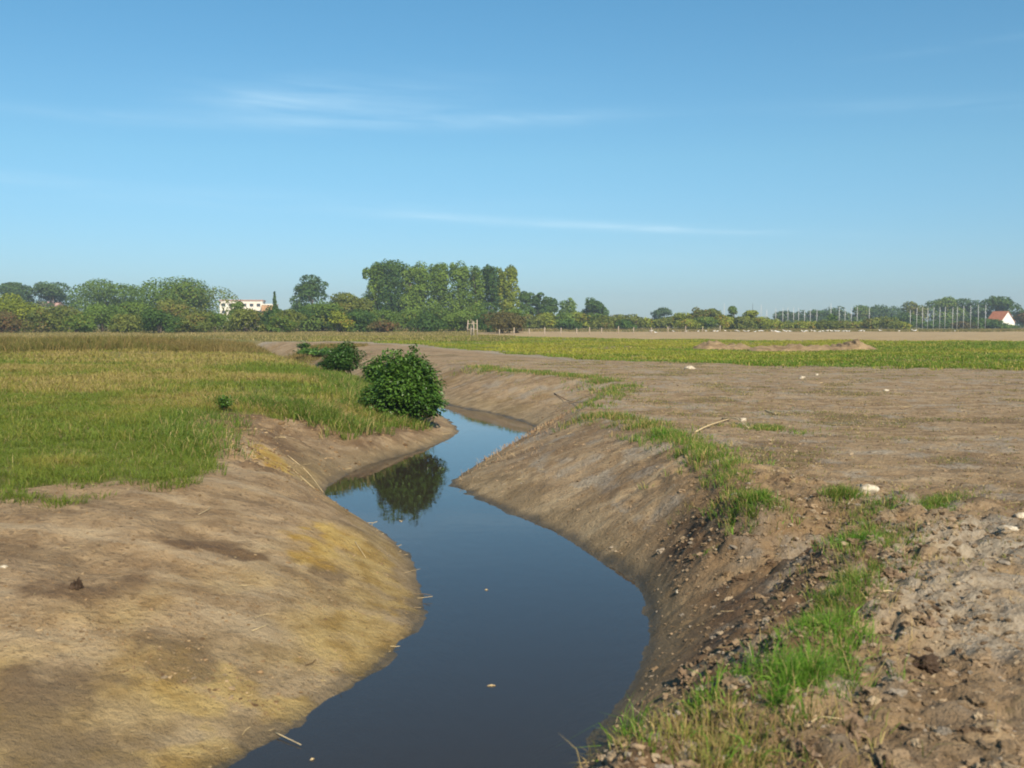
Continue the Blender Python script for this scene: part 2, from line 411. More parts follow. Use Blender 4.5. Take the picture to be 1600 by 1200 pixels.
def leaf_material(name, rough=.55, trans=.25, spec=.25):
    m, nt = newmat(name); q = NT(nt)
    c = q.attr('col').outputs['Color']
    oi = q.n('ShaderNodeObjectInfo').outputs['Color']
    c = q.mix(1.0, c, oi, 'MULTIPLY')
    b = q.bsdf(c, rough, spec)
    t = q.n('ShaderNodeBsdfTranslucent'); nt.links.new(q.mix(1.0, c, (1.25, 1.3, .55), 'MULTIPLY'), t.inputs[0])
    mx = q.n('ShaderNodeMixShader'); mx.inputs[0].default_value = trans
    nt.links.new(b, mx.inputs[1]); nt.links.new(t.outputs[0], mx.inputs[2])
    q.out(mx.outputs[0]); return m
M_LEAF = leaf_material('leaves', .6, .28, .15)
M_BUSHLEAF = leaf_material('glossy_bush_leaves', .42, .25, .4)
M_GRASS = leaf_material('grass_blades', .6, .3, .2)
M_DRY = leaf_material('dry_stalks', .8, .1, .1)
def plain(name, a, b=None, scale=8, rough=.85, spec=.2, bump=.3, dist=.02):
    m, nt = newmat(name); q = NT(nt)
    tcn = q.n('ShaderNodeTexCoord').outputs['Object']
    f = q.noise(tcn, scale, 5, .6)
    c = q.mix(q.ramp(f, .35, .65), a, b) if b else a
    q.out(q.bsdf(c, rough, spec, q.bump(f, bump, dist))); return m
M_BARK = plain('bark', (.10, .08, .06), (.2, .17, .13), 6)
M_WOOD = plain('weathered_wood', (.34, .27, .2), (.48, .4, .31), 9)
M_STEM = plain('green_stem', (.10, .11, .03), (.2, .12, .06), 9)
M_STONE = plain('pale_stone', (.30, .25, .18), (.55, .49, .38), 14, .85, .2, .5, .01)
M_PALEW = plain('white_render', (.72, .69, .62), (.82, .80, .75), 1.2)
M_BLOCK = plain('cream_render', (.66, .6, .5), (.76, .71, .62), .3)
M_ROOF = plain('orange_roof_tiles', (.36, .12, .055), (.48, .19, .09), 2.0)
M_TRIM = plain('reddish_trim', (.38, .22, .17), (.45, .28, .22), 1)
M_GLASS = plain('dark_window_glass', (.03, .035, .04), (.05, .06, .07), 1, .2, .5, 0)
M_MAST = plain('pale_mast_metal', (.42, .43, .42), (.5, .5, .49), 1, .45, .4, 0)
M_FEATHER = plain('white_feathers', (.78, .77, .74), (.86, .85, .83), 20)
M_WING = plain('grey_wing_feathers', (.5, .51, .52), (.62, .63, .64), 20)
M_BEAK = plain('yellow_horn', (.6, .35, .05), (.65, .42, .08), 20)
M_WIRE = plain('fence_wire', (.3, .29, .27), (.4, .38, .35), 2)

# soil-coloured debris takes its colour from the mesh
def tinted(name, rough=.95):
    m, nt = newmat(name); q = NT(nt)
    c = q.attr('col').outputs['Color']
    P = q.n('ShaderNodeNewGeometry').outputs['Position']
    f = q.noise(P, 40, 4, .6)
    c = q.mix(q.math('MULTIPLY', q.ramp(f, .45, .7), .45), c, q.mix(1.0, c, (.45, .42, .4), 'MULTIPLY'))
    q.out(q.bsdf(c, rough, .15, q.bump(f, .6, .01))); return m
M_CLOD = tinted('soil_clods')
M_MOUND = M_GROUND

# ------------------------------------------------------------------ terrain
def axis_y():
    a = list(np.arange(-8, 3, .2)); y = 3.0
    while y < 900:
        a.append(y); y += max(.028, .0042 * y) if y < 110 else .022 * y
    a.append(930.0); return np.array(a)
def axis_x():
    a = [0.0]; x = 0.0; s = .034
    while x < 620:
        if x > 4.6: s *= 1.012
        x += s; a.append(x)
    a = np.array(a); return np.concatenate([-a[:0:-1], a])
ax, ay = axis_x(), axis_y()
X, Y = np.meshgrid(ax, ay)
Z, T, LEFT, DW, DC = H(X, Y, info=True)
g, yel, dark, wet, damp, grey, plo = masks(X, Y, T, LEFT, DW, DC)
nx, ny = len(ax), len(ay)
idx = np.arange(nx * ny).reshape(ny, nx)
F = np.stack([idx[:-1, :-1], idx[:-1, 1:], idx[1:, 1:], idx[1:, :-1]], -1).reshape(-1, 4)
V = np.stack([X.ravel(), Y.ravel(), Z.ravel()], -1)
one = np.ones(V.shape[0])
me = npmesh('ground', V, [F], smooth=True, extra={
    'mask_a': np.stack([g.ravel(), yel.ravel(), dark.ravel(), one], -1),
    'mask_b': np.stack([wet.ravel(), grey.ravel(), plo.ravel(), damp.ravel()], -1)})
ground = link('ground', me, M_GROUND); tag(ground, kind='structure')
print('terrain verts', len(V))

def ground_z(x, y):
    return float(H(np.array([x]), np.array([y]))[0])

# water body
vx0, vx1, vy0, vy1, vz0, vz1 = -46, 6, -7.9, 110, -2.6, ZW
Vw = [(vx0, vy0, vz0), (vx1, vy0, vz0), (vx1, vy1, vz0), (vx0, vy1, vz0), (vx0, vy0, vz1), (vx1, vy0, vz1), (vx1, vy1, vz1), (vx0, vy1, vz1)]
Fw = np.array([(3, 2, 1, 0), (4, 5, 6, 7), (0, 1, 5, 4), (1, 2, 6, 5), (2, 3, 7, 6), (3, 0, 4, 7)])
tag(link('water', npmesh('water', np.array(Vw), [Fw]), M_WATER), kind='structure')

# ------------------------------------------------------------------ blades of grass, straw
rng = np.random.default_rng(7)
def blades(x, y, z, h, w, lean, az, col, tipcol=None, curl=1.0):
    """one bent tapering blade per entry: 5 vertices"""
    n = len(x)
    cx, sx = np.cos(az), np.sin(az); px_, py_ = -sx, cx
    b = np.stack([x, y, z], -1)
    L1 = lean * .35; L2 = lean * (1.0 + .2 * curl)
    mid = b + np.stack([cx * L1 * h, sx * L1 * h, h * .55 * np.ones(n)], -1)
    tip = b + np.stack([cx * L2 * h, sx * L2 * h, h * np.maximum(.25, 1 - .35 * lean)], -1)
    # width direction partly random so blades show from every side
    rot = rng.uniform(0, np.pi, n); wx, wy = np.cos(rot), np.sin(rot)
    wv = np.stack([wx * w * .5, wy * w * .5, np.zeros(n)], -1)
    V = np.stack([b - wv, b + wv, mid + wv * .8, mid - wv * .8, tip], 1).reshape(-1, 3)
    i = np.arange(n)[:, None] * 5
    F4 = i + np.array([[0, 1, 2, 3]]); F3 = i + np.array([[3, 2, 4]])
    tc_ = col if tipcol is None else tipcol
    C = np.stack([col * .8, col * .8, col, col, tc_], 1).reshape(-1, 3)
    return V, F4, F3, C
def join(parts):
    Vs, A, B, Cs = [], [], [], []; o = 0
    for V, F4, F3, C in parts:
        Vs.append(V); A.append(F4 + o); B.append(F3 + o); Cs.append(C); o += len(V)
    return np.vstack(Vs), np.vstack(A), np.vstack(B), np.vstack(Cs)
def lerp(a, b, t): return np.asarray(a) * (1 - t[:, None]) + np.asarray(b) * t[:, None]
def tufts(tx, ty, tz, per, h, w, spread, colA, colB, cm, dry=.15, drycol=(.42, .32, .14), leanm=.5):
    """per blades round each tuft centre; cm in 0..1 mixes colA and colB per tuft"""
    n = len(tx); k = per
    rep = lambda a: np.repeat(np.broadcast_to(a, (n,)), k)
    a = rng.uniform(0, 2 * np.pi, n * k); r = np.sqrt(rng.uniform(0, 1, n * k)) * rep(spread)
    x = rep(tx) + np.cos(a) * r; y = rep(ty) + np.sin(a) * r
    hh = rep(h) * rng.uniform(.45, 1.15, n * k); ww = rep(w) * rng.uniform(.7, 1.3, n * k)
    ln = rng.uniform(.1, 1.2, n * k) * leanm * 1.4
    c = lerp(colA, colB, np.clip(rep(cm) + rng.normal(0, .18, n * k), 0, 1)) * rng.uniform(.75, 1.25, n * k)[:, None]
    isdry = rng.uniform(0, 1, n * k) < rep(dry)
    c = np.where(isdry[:, None], np.array(drycol) * rng.uniform(.7, 1.2, n * k)[:, None], c)
    az = a + rng.normal(0, .7, n * k)
    return blades(x, y, rep(tz) - .01, hh, ww, ln, az, c)

GREEN, OLIVE, TAN = (.13, .185, .024), (.285, .255, .05), (.35, .275, .10)
FRESH = (.09, .20, .018)
# -- left meadow
def scatter(x0, x1, y0, y1, n, keep):
    x = rng.uniform(x0, x1, n); y = rng.uniform(y0, y1, n)
    m = keep(x, y); return x[m], y[m]
parts = []
def meadow(y0, y1, dens, per, h, wd, spread):
    hw = .56
    n = int(dens * (y1 - y0) * (hw * y1 + 1.5))
    x = rng.uniform(-hw * y1 - 1.0, -.5, n); y = rng.uniform(y0, y1, n)
    m = (x > -hw * y - 1.6)
    x, y = x[m], y[m]
    z, t, left, dw, dc = H(x, y, info=True)
    edge = .35 * fbm(x * 2.3, y * 2.3, 71, 3) + .1
    m = left & (((t >= 1) & (dc + edge > 0)) | ((t > .8) & (fbm(x * 1.7, y * 1.7, 77, 3) > .05 + 2.5 * (1 - t))) | ((y > 34) & (t > .15)))
    x, y, z, dc = x[m], y[m], z[m], dc[m]
    f = fbm(x * .22, y * .22, 5, 3); f2 = fbm(x * 1.1, y * 1.1, 6, 3)
    nearst = np.exp(-dc / 2.2)
    cm = np.clip(.5 + 1.3 * f + .7 * f2 - .35 * nearst, 0, 1)
    tan = np.clip(.21 + 1.5 * f + .4 * f2 + .15 * sm(14, 24, y) - .35 * nearst, .03, .75)
    hh = h * (1 + .5 * f2 + .35 * nearst)
    parts.append(tufts(x, y, z, per, hh, wd, spread, GREEN, OLIVE, cm, dry=tan, drycol=TAN, leanm=.85))
meadow(7.5, 14, 100, 16, .115, .006, .10)
meadow(14, 24, 52, 14, .14, .010, .13)
meadow(24, 40, 18, 12, .20, .018, .2)
meadow(40, 60, 7, 10, .24, .03, .3)
x, y = rng.uniform(-24, -2, 4500), rng.uniform(8, 36, 4500)      # seed heads standing above the sward
z, t, left, dw, dc = H(x, y, info=True); m = left & (t > 1) & (x > -.56 * y - 1) & (fbm(x * .4, y * .4, 66, 3) > -.1)
x, y, z = x[m], y[m], z[m]
parts.append(tufts(x, y, z, 2, .19, .0025 + .00025 * y, .12, (.34, .26, .11), (.24, .2, .07), rng.uniform(0, 1, len(x)), dry=.6, drycol=(.42, .32, .15), leanm=.45))
V, A, B, C = join(parts)
print('meadow blades', len(A))
tag(link('meadow_grass', npmesh('meadow_grass', V, [A, B], C), M_GRASS), kind='stuff',
    label='yellow-green meadow grass with dry tips on the left of the stream')

# -- right green strip between the bare field and the ploughed field
parts = []
n = 60000
y = 30 + 120 * rng.uniform(0, 1, n) ** 1.6; x = rng.uniform(-1, 1, n) * .0 + rng.uniform(-.2, .56, n) * y
z, t, left, dw, dc = H(x, y, info=True)
g_, *_r = masks(x, y, t, left, dw, dc)
m = (~left) & (g_ > .9) & (y > Yn(x) - 5) & (y < Yf(x) + 6) & (t > 1.5) & (rng.uniform(0, 1, n) < .35 + .65 * sm(-.25, .15, fbm(x * .3, y * .22, 18, 3)))
x, y, z = x[m], y[m], z[m]
f = fbm(x * .06, y * .12, 15, 3); f2 = fbm(x * .35, y * .35, 16, 3)
rg = np.exp(-((y - (76 - .0 * x)) / 14) ** 2) * sm(26, 34, x)
cm = np.clip(.62 + 1.3 * f + .8 * f2 - .55 * rg - .5 * np.exp(-((y - Yn(x)) / 3.0) ** 2), 0, 1)
parts.append(tufts(x, y, z, 11, .14 * (1 + .6 * f2) + .16 * rg, .012 + y * .0005, .35, (.12, .205, .018), (.32, .315, .036), cm, dry=.2, drycol=(.40, .32, .10), leanm=.7))
V, A, B, C = join(parts); print('strip blades', len(A))
tag(link('field_grass', npmesh('field_grass', V, [A, B], C), M_GRASS), kind='stuff', label='bright green grass strip across the right field')

# -- tall dry weeds along the far side of the left meadow
n = 15000
x = rng.uniform(-62, -11, n); y = rng.uniform(50, 76, n)
ynear = np.interp(x, [-60, -27, -15, -11], [50, 53, 58, 66])
m = (y > ynear) & (y < 76 + .3 * (x + 11)) & (x > -.6 * y)
x, y = x[m], y[m]; z = H(x, y)
f = fbm(x * .12, y * .2, 25, 3); f2 = fbm(x * .8, y * .8, 26, 3)
cm = np.clip(.5 + 1.1 * f + .5 * f2, 0, 1)
fade = sm(-11, -24, x)
P1 = tufts(x, y, z, 12, (.22 + .52 * fade) * (1 + .35 * f2 + .25 * f), .028, .3, (.11, .115, .028), (.16, .125, .042), cm, dry=.2, drycol=(.25, .18, .07), leanm=.35)
V, A, B, C = join([P1])
tag(link('dry_weeds', npmesh('dry_weeds', V, [A, B], C), M_DRY), kind='stuff', label='tall brown weeds in a band beyond the left meadow')

# -- rough pasture strip below the far hedges
n = 26000
y = rng.uniform(PLOUGH_FAR - 1, 262, n); x = rng.uniform(-.56, .56, n) * y
m = np.ones(n, bool); x, y = x[m], y[m]; z = H(x, y, detail=False)
f = fbm(x * .05, y * .05, 35, 3)
P1 = tufts(x, y, z, 6, .42 * (1 + .5 * f), .12, .8, (.12, .13, .035), (.26, .2, .08), np.clip(.5 + f, 0, 1), dry=.25, drycol=(.38, .29, .13), leanm=.4)
n = 9000
y = rng.uniform(92, 205, n); x = rng.uniform(-.56, .0, n) * y
z, t, left, dw, dc = H(x, y, info=True); g_, *_r = masks(x, y, t, left, dw, dc)
m = (g_ > .9) & (t > 1.3); x, y, z = x[m], y[m], z[m]; f = fbm(x * .05, y * .05, 36, 3)
P2 = tufts(x, y, z, 7, .3, .07, .7, (.13, .14, .03), (.28, .22, .085), np.clip(.6 + f, 0, 1), dry=.3, drycol=(.4, .31, .14), leanm=.5)
V, A, B, C = join([P1, P2])
tag(link('pasture_grass', npmesh('pasture_grass', V, [A, B], C), M_GRASS), kind='stuff', label='rough olive grass below the far hedges')

# -- sparse verge grass along the crest of the right bank and sprouts on the bare field
parts = []
def along(px_list, n, rad, h, wd, per, spread, colA, colB, dry=.15, drycol=(.4, .3, .12), lean=.55):
    P = np.array([at(a, b, -.03) for a, b in px_list]); seg = np.linalg.norm(np.diff(P, axis=0), axis=1)
    s = np.concatenate([[0], np.cumsum(seg)]); u = rng.uniform(0, s[-1], n)
    x = np.interp(u, s, P[:, 0]) + rng.normal(0, rad, n); y = np.interp(u, s, P[:, 1]) + rng.normal(0, rad, n)
    z, t, left, dw, dc = H(x, y, info=True)
    m = (t > .25) & (fbm(x * 1.5, y * 1.5, 91, 3) > -.28)
    x, y, z = x[m], y[m], z[m]
    parts.append(tufts(x, y, z, per, h, wd, spread, colA, colB, rng.uniform(0, 1, len(x)), dry=dry, drycol=drycol, leanm=lean))
G1, G2 = (.075, .165, .02), (.17, .24, .035)
along([(1010, 1180), (1080, 1130), (1160, 1080), (1230, 1040)], 187, .13, .13, .004, 7, .06, G2, (.3, .3, .06), .45)
along([(1240, 1040), (1290, 980), (1335, 905)], 330, .09, .10, .0038, 12, .06, G1, G2, .15)
along([(1335, 900), (1360, 850), (1385, 800)], 374, .14, .10, .0045, 12, .07, G1, G2, .2)
along([(1385, 800), (1450, 800), (1490, 785)], 132, .08, .08, .0045, 12, .06, G1, G2, .15)
along([(1165, 798), (1230, 790), (1330, 785)], 418, .10, .12, .005, 14, .07, G1, G2, .2)
along([(1130, 730), (1140, 765), (1165, 795)], 198, .14, .10, .006, 11, .07, G1, G2, .3)
along([(1020, 680), (1060, 690), (1105, 720), (1130, 735)], 330, .22, .13, .008, 12, .09, G1, G2, .25)
along([(915, 650), (960, 655), (1010, 672)], 242, .25, .15, .010, 11, .1, G1, G2, .4)
along([(925, 640), (955, 618), (985, 604)], 176, .25, .12, .012, 10, .12, G1, G2, .25)
along([(985, 603), (940, 596), (880, 588), (800, 583), (735, 576)], 506, .35, .15, .015, 10, .18, G1, G2, .3)
along([(1160, 668), (1200, 672), (1240, 680)], 154, .3, .09, .008, 10, .1, G1, G2, .25)
along([(1000, 628), (1060, 640), (1110, 634)], 160, .8, .05, .008, 7, .16, G1, (.24, .22, .06), .4, lean=.9)
along([(1130, 632), (1180, 640), (1230, 652)], 150, .8, .05, .008, 7, .16, G1, (.24, .22, .06), .4, lean=.9)
along([(1330, 680), (1380, 686), (1430, 684)], 70, .3, .05, .006, 7, .12, G1, (.24, .22, .06), .4, lean=.9)
along([(740, 580), (850, 596), (900, 610)], 60, .5, .08, .010, 8, .14, G1, (.24, .22, .06), .4, lean=.9)
for pl_ in ([(985, 1175), (1080, 1110), (1180, 1060), (1260, 1010)], [(1040, 1190), (1150, 1130), (1260, 1090)], [(1230, 1060), (1300, 960), (1345, 880), (1395, 800)], [(1130, 735), (1160, 800), (1240, 800), (1340, 790)]):
    along(pl_, 150, .22, .10, .0055, 6, .12, (.10, .15, .025), (.28, .24, .08), .5, lean=.8)
    along(pl_, 60, .25, .24, .0032, 2, .10, (.3, .24, .1), (.4, .3, .14), .8, lean=.5)
    along(pl_, 26, .25, .13, .010, 5, .05, (.09, .19, .02), (.18, .30, .04), .05, lean=.9)
V, A, B, C = join(parts)
tag(link('verge_grass', npmesh('verge_grass', V, [A, B], C), M_GRASS), kind='stuff', label='sparse grass along the crest of the right bank')

parts = []
n = 42000
y = 6 + 40 * rng.uniform(0, 1, n) ** 1.1; x = rng.uniform(-.1, .56, n) * y
z, t, left, dw, dc = H(x, y, info=True)
pn = fbm(x * .9, y * .9, 61, 4) + .3 * fbm(x * .35, y * .35, 81, 3)
m = (~left) & (t > 1.05) & (y < Yn(x)) & (rng.uniform(0, 1, n) < .06 + .9 * sm(.12, .5, pn) + .15 * sm(25, 42, y))
x, y, z = x[m], y[m], z[m]
parts.append(tufts(x, y, z, 5, .045, .004 + y * .0005, .10, (.12, .15, .03), (.27, .24, .08), rng.uniform(0, 1, len(x)), dry=.5, drycol=(.42, .32, .16), leanm=1.1))
V, A, B, C = join(parts); print('sprouts', len(A))
tag(link('seedling_grass', npmesh('seedling_grass', V, [A, B], C), M_GRASS), kind='stuff', label='thin sprouts and dead grass on the bare right field')

# ------------------------------------------------------------------ clods, straw
def ico():
    p = (1 + 5 ** .5) / 2
    v = np.array([(-1, p, 0), (1, p, 0), (-1, -p, 0), (1, -p, 0), (0, -1, p), (0, 1, p), (0, -1, -p), (0, 1, -p), (p, 0, -1), (p, 0, 1), (-p, 0, -1), (-p, 0, 1)], float)
    v /= np.linalg.norm(v[0])
    f = [(0, 11, 5), (0, 5, 1), (0, 1, 7), (0, 7, 10), (0, 10, 11), (1, 5, 9), (5, 11, 4), (11, 10, 2), (10, 7, 6), (7, 1, 8), (3, 9, 4), (3, 4, 2), (3, 2, 6), (3, 6, 8), (3, 8, 9), (4, 9, 5), (2, 4, 11), (6, 2, 10), (8, 6, 7), (9, 8, 1)]
    return v, f
def subdiv(v, f):
    v = list(map(tuple, v)); c = {}; out = []
    def mid(a, b):
        k = (min(a, b), max(a, b))
        if k not in c:
            m = (np.array(v[a]) + np.array(v[b])) / 2; m /= np.linalg.norm(m); v.append(tuple(m)); c[k] = len(v) - 1
        return c[k]
    for a, b, d in f:
        x_, y_, z_ = mid(a, b), mid(b, d), mid(d, a)
        out += [(a, x_, z_), (b, y_, x_), (d, z_, y_), (x_, y_, z_)]
    return np.array(v), out
I0 = ico(); I1 = subdiv(*I0); I2 = subdiv(*I1)
def lump(seed, base=I1, amp=.6):
    v, f = base; r = 1 + (.22 * vn(v[:, 0] * 5 + seed * 3, v[:, 1] * 5 + v[:, 2] * 4, seed + 4) if len(v) > 100 else 0) + amp * (vn(v[:, 0] * 1.7 + seed, v[:, 1] * 1.7 + v[:, 2] * 1.3, seed) + .5 * vn(v[:, 0] * 4 + seed, v[:, 1] * 4 - v[:, 2] * 3, seed + 9))
    return v * r[:, None], np.array(f)
def lumps(x, y, z, s, col, flat=.6, base=I1):
    Vs, Fs, Cs = [], [], []; o = 0; K = 6
    kind = rng.integers(0, K, len(x))
    for k in range(K):
        v, f = lump(k * 5 + 1, base); m = kind == k; n = m.sum()
        if not n: continue
        a = rng.uniform(0, 6.28, n); ca, sa = np.cos(a), np.sin(a)
        st = rng.uniform(.7, 1.4, n)
        vx = v[None, :, 0] * st[:, None]; vy = v[None, :, 1] / st[:, None]; vz = v[None, :, 2] * flat
        S = s[m][:, None]
        Xc = (vx * ca[:, None] - vy * sa[:, None]) * S + x[m][:, None]
        Yc = (vx * sa[:, None] + vy * ca[:, None]) * S + y[m][:, None]
        Zc = vz * S + z[m][:, None] - S * flat * .15
        Vs.append(np.stack([Xc, Yc, Zc], -1).reshape(-1, 3))
        Fs.append((np.arange(n)[:, None, None] * len(v) + f[None] + o).reshape(-1, 3)); o += n * len(v)
        Cs.append(np.repeat(col[m], len(v), axis=0))
    return np.vstack(Vs), np.vstack(Fs), np.vstack(Cs)
n = 150000
y = 3.2 + 26 * rng.uniform(0, 1, n) ** 1.5; x = rng.uniform(-.15, .6, n) * (y + 1)
z, t, left, dw, dc = H(x, y, info=True)
pr = .06 + .42 * np.exp(-(dc / .6) ** 2) * sm(13, 8, y) + .16 * sm(0, .4, fbm(x * 1.2, y * 1.2, 101, 3))
m = (~left) & (t > .06) & (rng.uniform(0, 1, n) < pr) & (y < Yn(x))
x, y, z, dc, t = x[m], y[m], z[m], dc[m], t[m]
s = np.exp(rng.normal(-5.15, .5, len(x))) * (1 + .6 * np.exp(-(dc / .8) ** 2) * sm(12, 8, y)) * (1 + .03 * y)
s = np.minimum(s, .034)
palette = np.array([(.25, .18, .11), (.17, .12, .07), (.31, .24, .155), (.12, .08, .048), (.25, .21, .16)])
ci = rng.choice(5, len(x), p=[.36, .27, .14, .11, .12]); col = palette[ci] * rng.uniform(.8, 1.2, len(x))[:, None]
a1 = lumps(x, y, z, s, col)
n = 6000
y = 3.2 + 7.5 * rng.uniform(0, 1, n); x = rng.uniform(.0, .6, n) * (y + .5)
z, t, left, dw, dc = H(x, y, info=True)
m = (~left) & (t > .25) & (rng.uniform(0, 1, n) < .05 + .5 * np.exp(-(dc / .55) ** 2) + .45 * sm(.05, .4, fbm(x * 1.6, y * 1.6, 103, 3)))
x, y, z = x[m], y[m], z[m]
s = np.clip(np.exp(rng.normal(-4.05, .42, len(x))), .008, .04)
a3 = lumps(x, y, z, s, palette[rng.choice(5, len(x), p=[.3, .3, .12, .2, .08])] * rng.uniform(.7, 1.1, len(x))[:, None], .7, I2)
n = 30000
y = 6.5 + 17 * rng.uniform(0, 1, n) ** 1.5; x = rng.uniform(-.56, -.05, n) * y
z, t, left, dw, dc = H(x, y, info=True)
m = left & (t > .03) & (t < 1.03) & (rng.uniform(0, 1, n) < .10 + .4 * sm(.1, .5, fbm(x * 1.3, y * 1.3, 111, 3)) + .9 * (y > 12) * np.exp(-((t - .8) / .2) ** 2))
x, y, z = x[m], y[m], z[m]
s = np.minimum(np.exp(rng.normal(-5.1, .55, len(x))) * (1 + 1.6 * (y > 13)), .06)
col = palette[rng.choice(5, len(x), p=[.4, .25, .2, .1, .05])] * rng.uniform(.8, 1.2, len(x))[:, None] * np.array([1.0, .92, .78])
a2 = lumps(x, y, z, s, col, .5, I0)
V = np.vstack([a1[0], a2[0], a3[0]]); Fc = np.vstack([a1[1], a2[1] + len(a1[0]), a3[1] + len(a1[0]) + len(a2[0])]); C = np.vstack([a1[2], a2[2], a3[2]])
tag(link('soil_clods', npmesh('soil_clods', V, [Fc], C), M_CLOD), kind='stuff', label='crumbly brown and grey soil clods on the banks')

def straws(x, y, z, L, wd, az, tilt, col):
    n = len(x); dx = np.cos(az) * np.cos(tilt); dy = np.sin(az) * np.cos(tilt); dz = np.sin(tilt)
    D = np.stack([dx, dy, dz], -1) * L[:, None]; b = np.stack([x, y, z + .004], -1)
    sd_ = np.stack([-np.sin(az), np.cos(az), np.zeros(n)], -1) * wd[:, None]; up = np.zeros((n, 3)); up[:, 2] = wd * 1.2
    bow = np.stack([-np.sin(az), np.cos(az), np.zeros(n)], -1) * (rng.normal(0, .12, n) * L)[:, None]
    rings = [b, b + D * .5 + bow, b + D]
    V = np.stack([p + k for p in rings for k in (sd_, -sd_, up)], 1).reshape(-1, 3)
    i = np.arange(n)[:, None, None] * 9
    q = np.array([[0, 1, 4, 3], [1, 2, 5, 4], [2, 0, 3, 5], [3, 4, 7, 6], [4, 5, 8, 7], [5, 3, 6, 8]])
    return V, (i + q[None]).reshape(-1, 4), (i + np.array([[[0, 2, 1], [6, 7, 8]]])).reshape(-1, 3), np.repeat(col, 9, axis=0)
parts = []
n = 11000
y = 5 + 26 * rng.uniform(0, 1, n) ** 1.2; x = rng.uniform(-.5, .56, n) * y
z, t, left, dw, dc = H(x, y, info=True)
line = np.exp(-((dw - .12) / .12) ** 2) * left
heap = np.exp(-(((x + 4.3) / 1.0) ** 2 + ((y - 16.3) / 2.0) ** 2))
m = (t > .0) & (~(left & (t > 1))) & (y < Yn(x)) & (rng.uniform(0, 1, n) < .13 + .8 * line + .9 * heap)
x, y, z = x[m], y[m], z[m]; k = len(x)
cst = lerp((.46, .36, .19), (.10, .06, .03), rng.uniform(0, 1, k) ** .8)
parts.append(straws(x, y, z, (.018 + .12 * rng.uniform(0, 1, k) ** 4) * (1 + y * .035), .0012 + y * .0002 * rng.uniform(.5, 1.6, k), rng.uniform(0, 6.28, k), rng.normal(0, .12, k), cst))
# reed stubble along the spit edge of the right bank
P = np.array([wp(712, 750), wp(765, 714), wp(812, 689), wp(834, 676)]); n = 420
u = rng.uniform(0, 1, n) ** .8 * 3; i = np.minimum(u.astype(int), 2); fr_ = (u - i)[:, None]
pp = P[i] * (1 - fr_) + P[i + 1] * fr_
x = pp[:, 0] + rng.uniform(0, 1, n) ** 1.6 * 1.3; y = pp[:, 1] - rng.uniform(-.1, 1.1, n)
z, t, left, dw, dc = H(x, y, info=True); m = (t > .01) & ~left; x, y, z = x[m], y[m], z[m]; k = len(x)
parts.append(straws(x, y, z, rng.uniform(.03, .13, k), rng.uniform(.003, .006, k), rng.uniform(0, 6.28, k), rng.uniform(.5, 1.5, k), lerp((.42, .31, .17), (.2, .11, .06), rng.uniform(0, 1, k))))
V, A, B, C = join(parts)
tag(link('reed_litter', npmesh('reed_litter', V, [A, B], C), M_CLOD), kind='stuff', label='broken reed straw lying on the banks and along the water line')

# ------------------------------------------------------------------ tubes
def tube(points, radii, n=7):
    P = np.array(points, float); V = []; m = len(P)
    for i in range(m):
        dr = P[min(i + 1, m - 1)] - P[max(i - 1, 0)]; dr /= np.linalg.norm(dr) + 1e-9
        a = np.cross(dr, (0, 0, 1.0));
        if np.linalg.norm(a) < .05: a = np.cross(dr, (1.0, 0, 0))
        a /= np.linalg.norm(a); b = np.cross(dr, a)
        for k in range(n):
            th = 2 * math.pi * k / n; V.append(P[i] + radii[i] * (math.cos(th) * a + math.sin(th) * b))
    F4 = [(i * n + k, i * n + (k + 1) % n, (i + 1) * n + (k + 1) % n, (i + 1) * n + k) for i in range(m - 1) for k in range(n)]
    V.append(P[0]); V.append(P[-1]); F3 = []
    for k in range(n):
        F3.append((len(V) - 2, (k + 1) % n, k)); F3.append((len(V) - 1, (m - 1) * n + k, (m - 1) * n + (k + 1) % n))
    return np.array(V), np.array(F4), np.array(F3)
def merge(ts):
    Vs, A, B = [], [], []; o = 0
    for V, F4, F3 in ts:
        Vs.append(V); 
        if len(F4): A.append(np.asarray(F4) + o)
        if len(F3): B.append(np.asarray(F3) + o)
        o += len(V)
    return np.vstack(Vs), [np.vstack(a) for a in (A, B) if a]
def boxv(cx, cy, cz, sx, sy, sz):
    V = np.array([(cx + a * sx / 2, cy + b * sy / 2, cz + c * sz / 2) for c in (-1, 1) for b in (-1, 1) for a in (-1, 1)])
    F = np.array([(0, 2, 3, 1), (4, 5, 7, 6), (0, 1, 5, 4), (2, 6, 7, 3), (0, 4, 6, 2), (1, 3, 7, 5)])
    return V, F, np.zeros((0, 3), int)

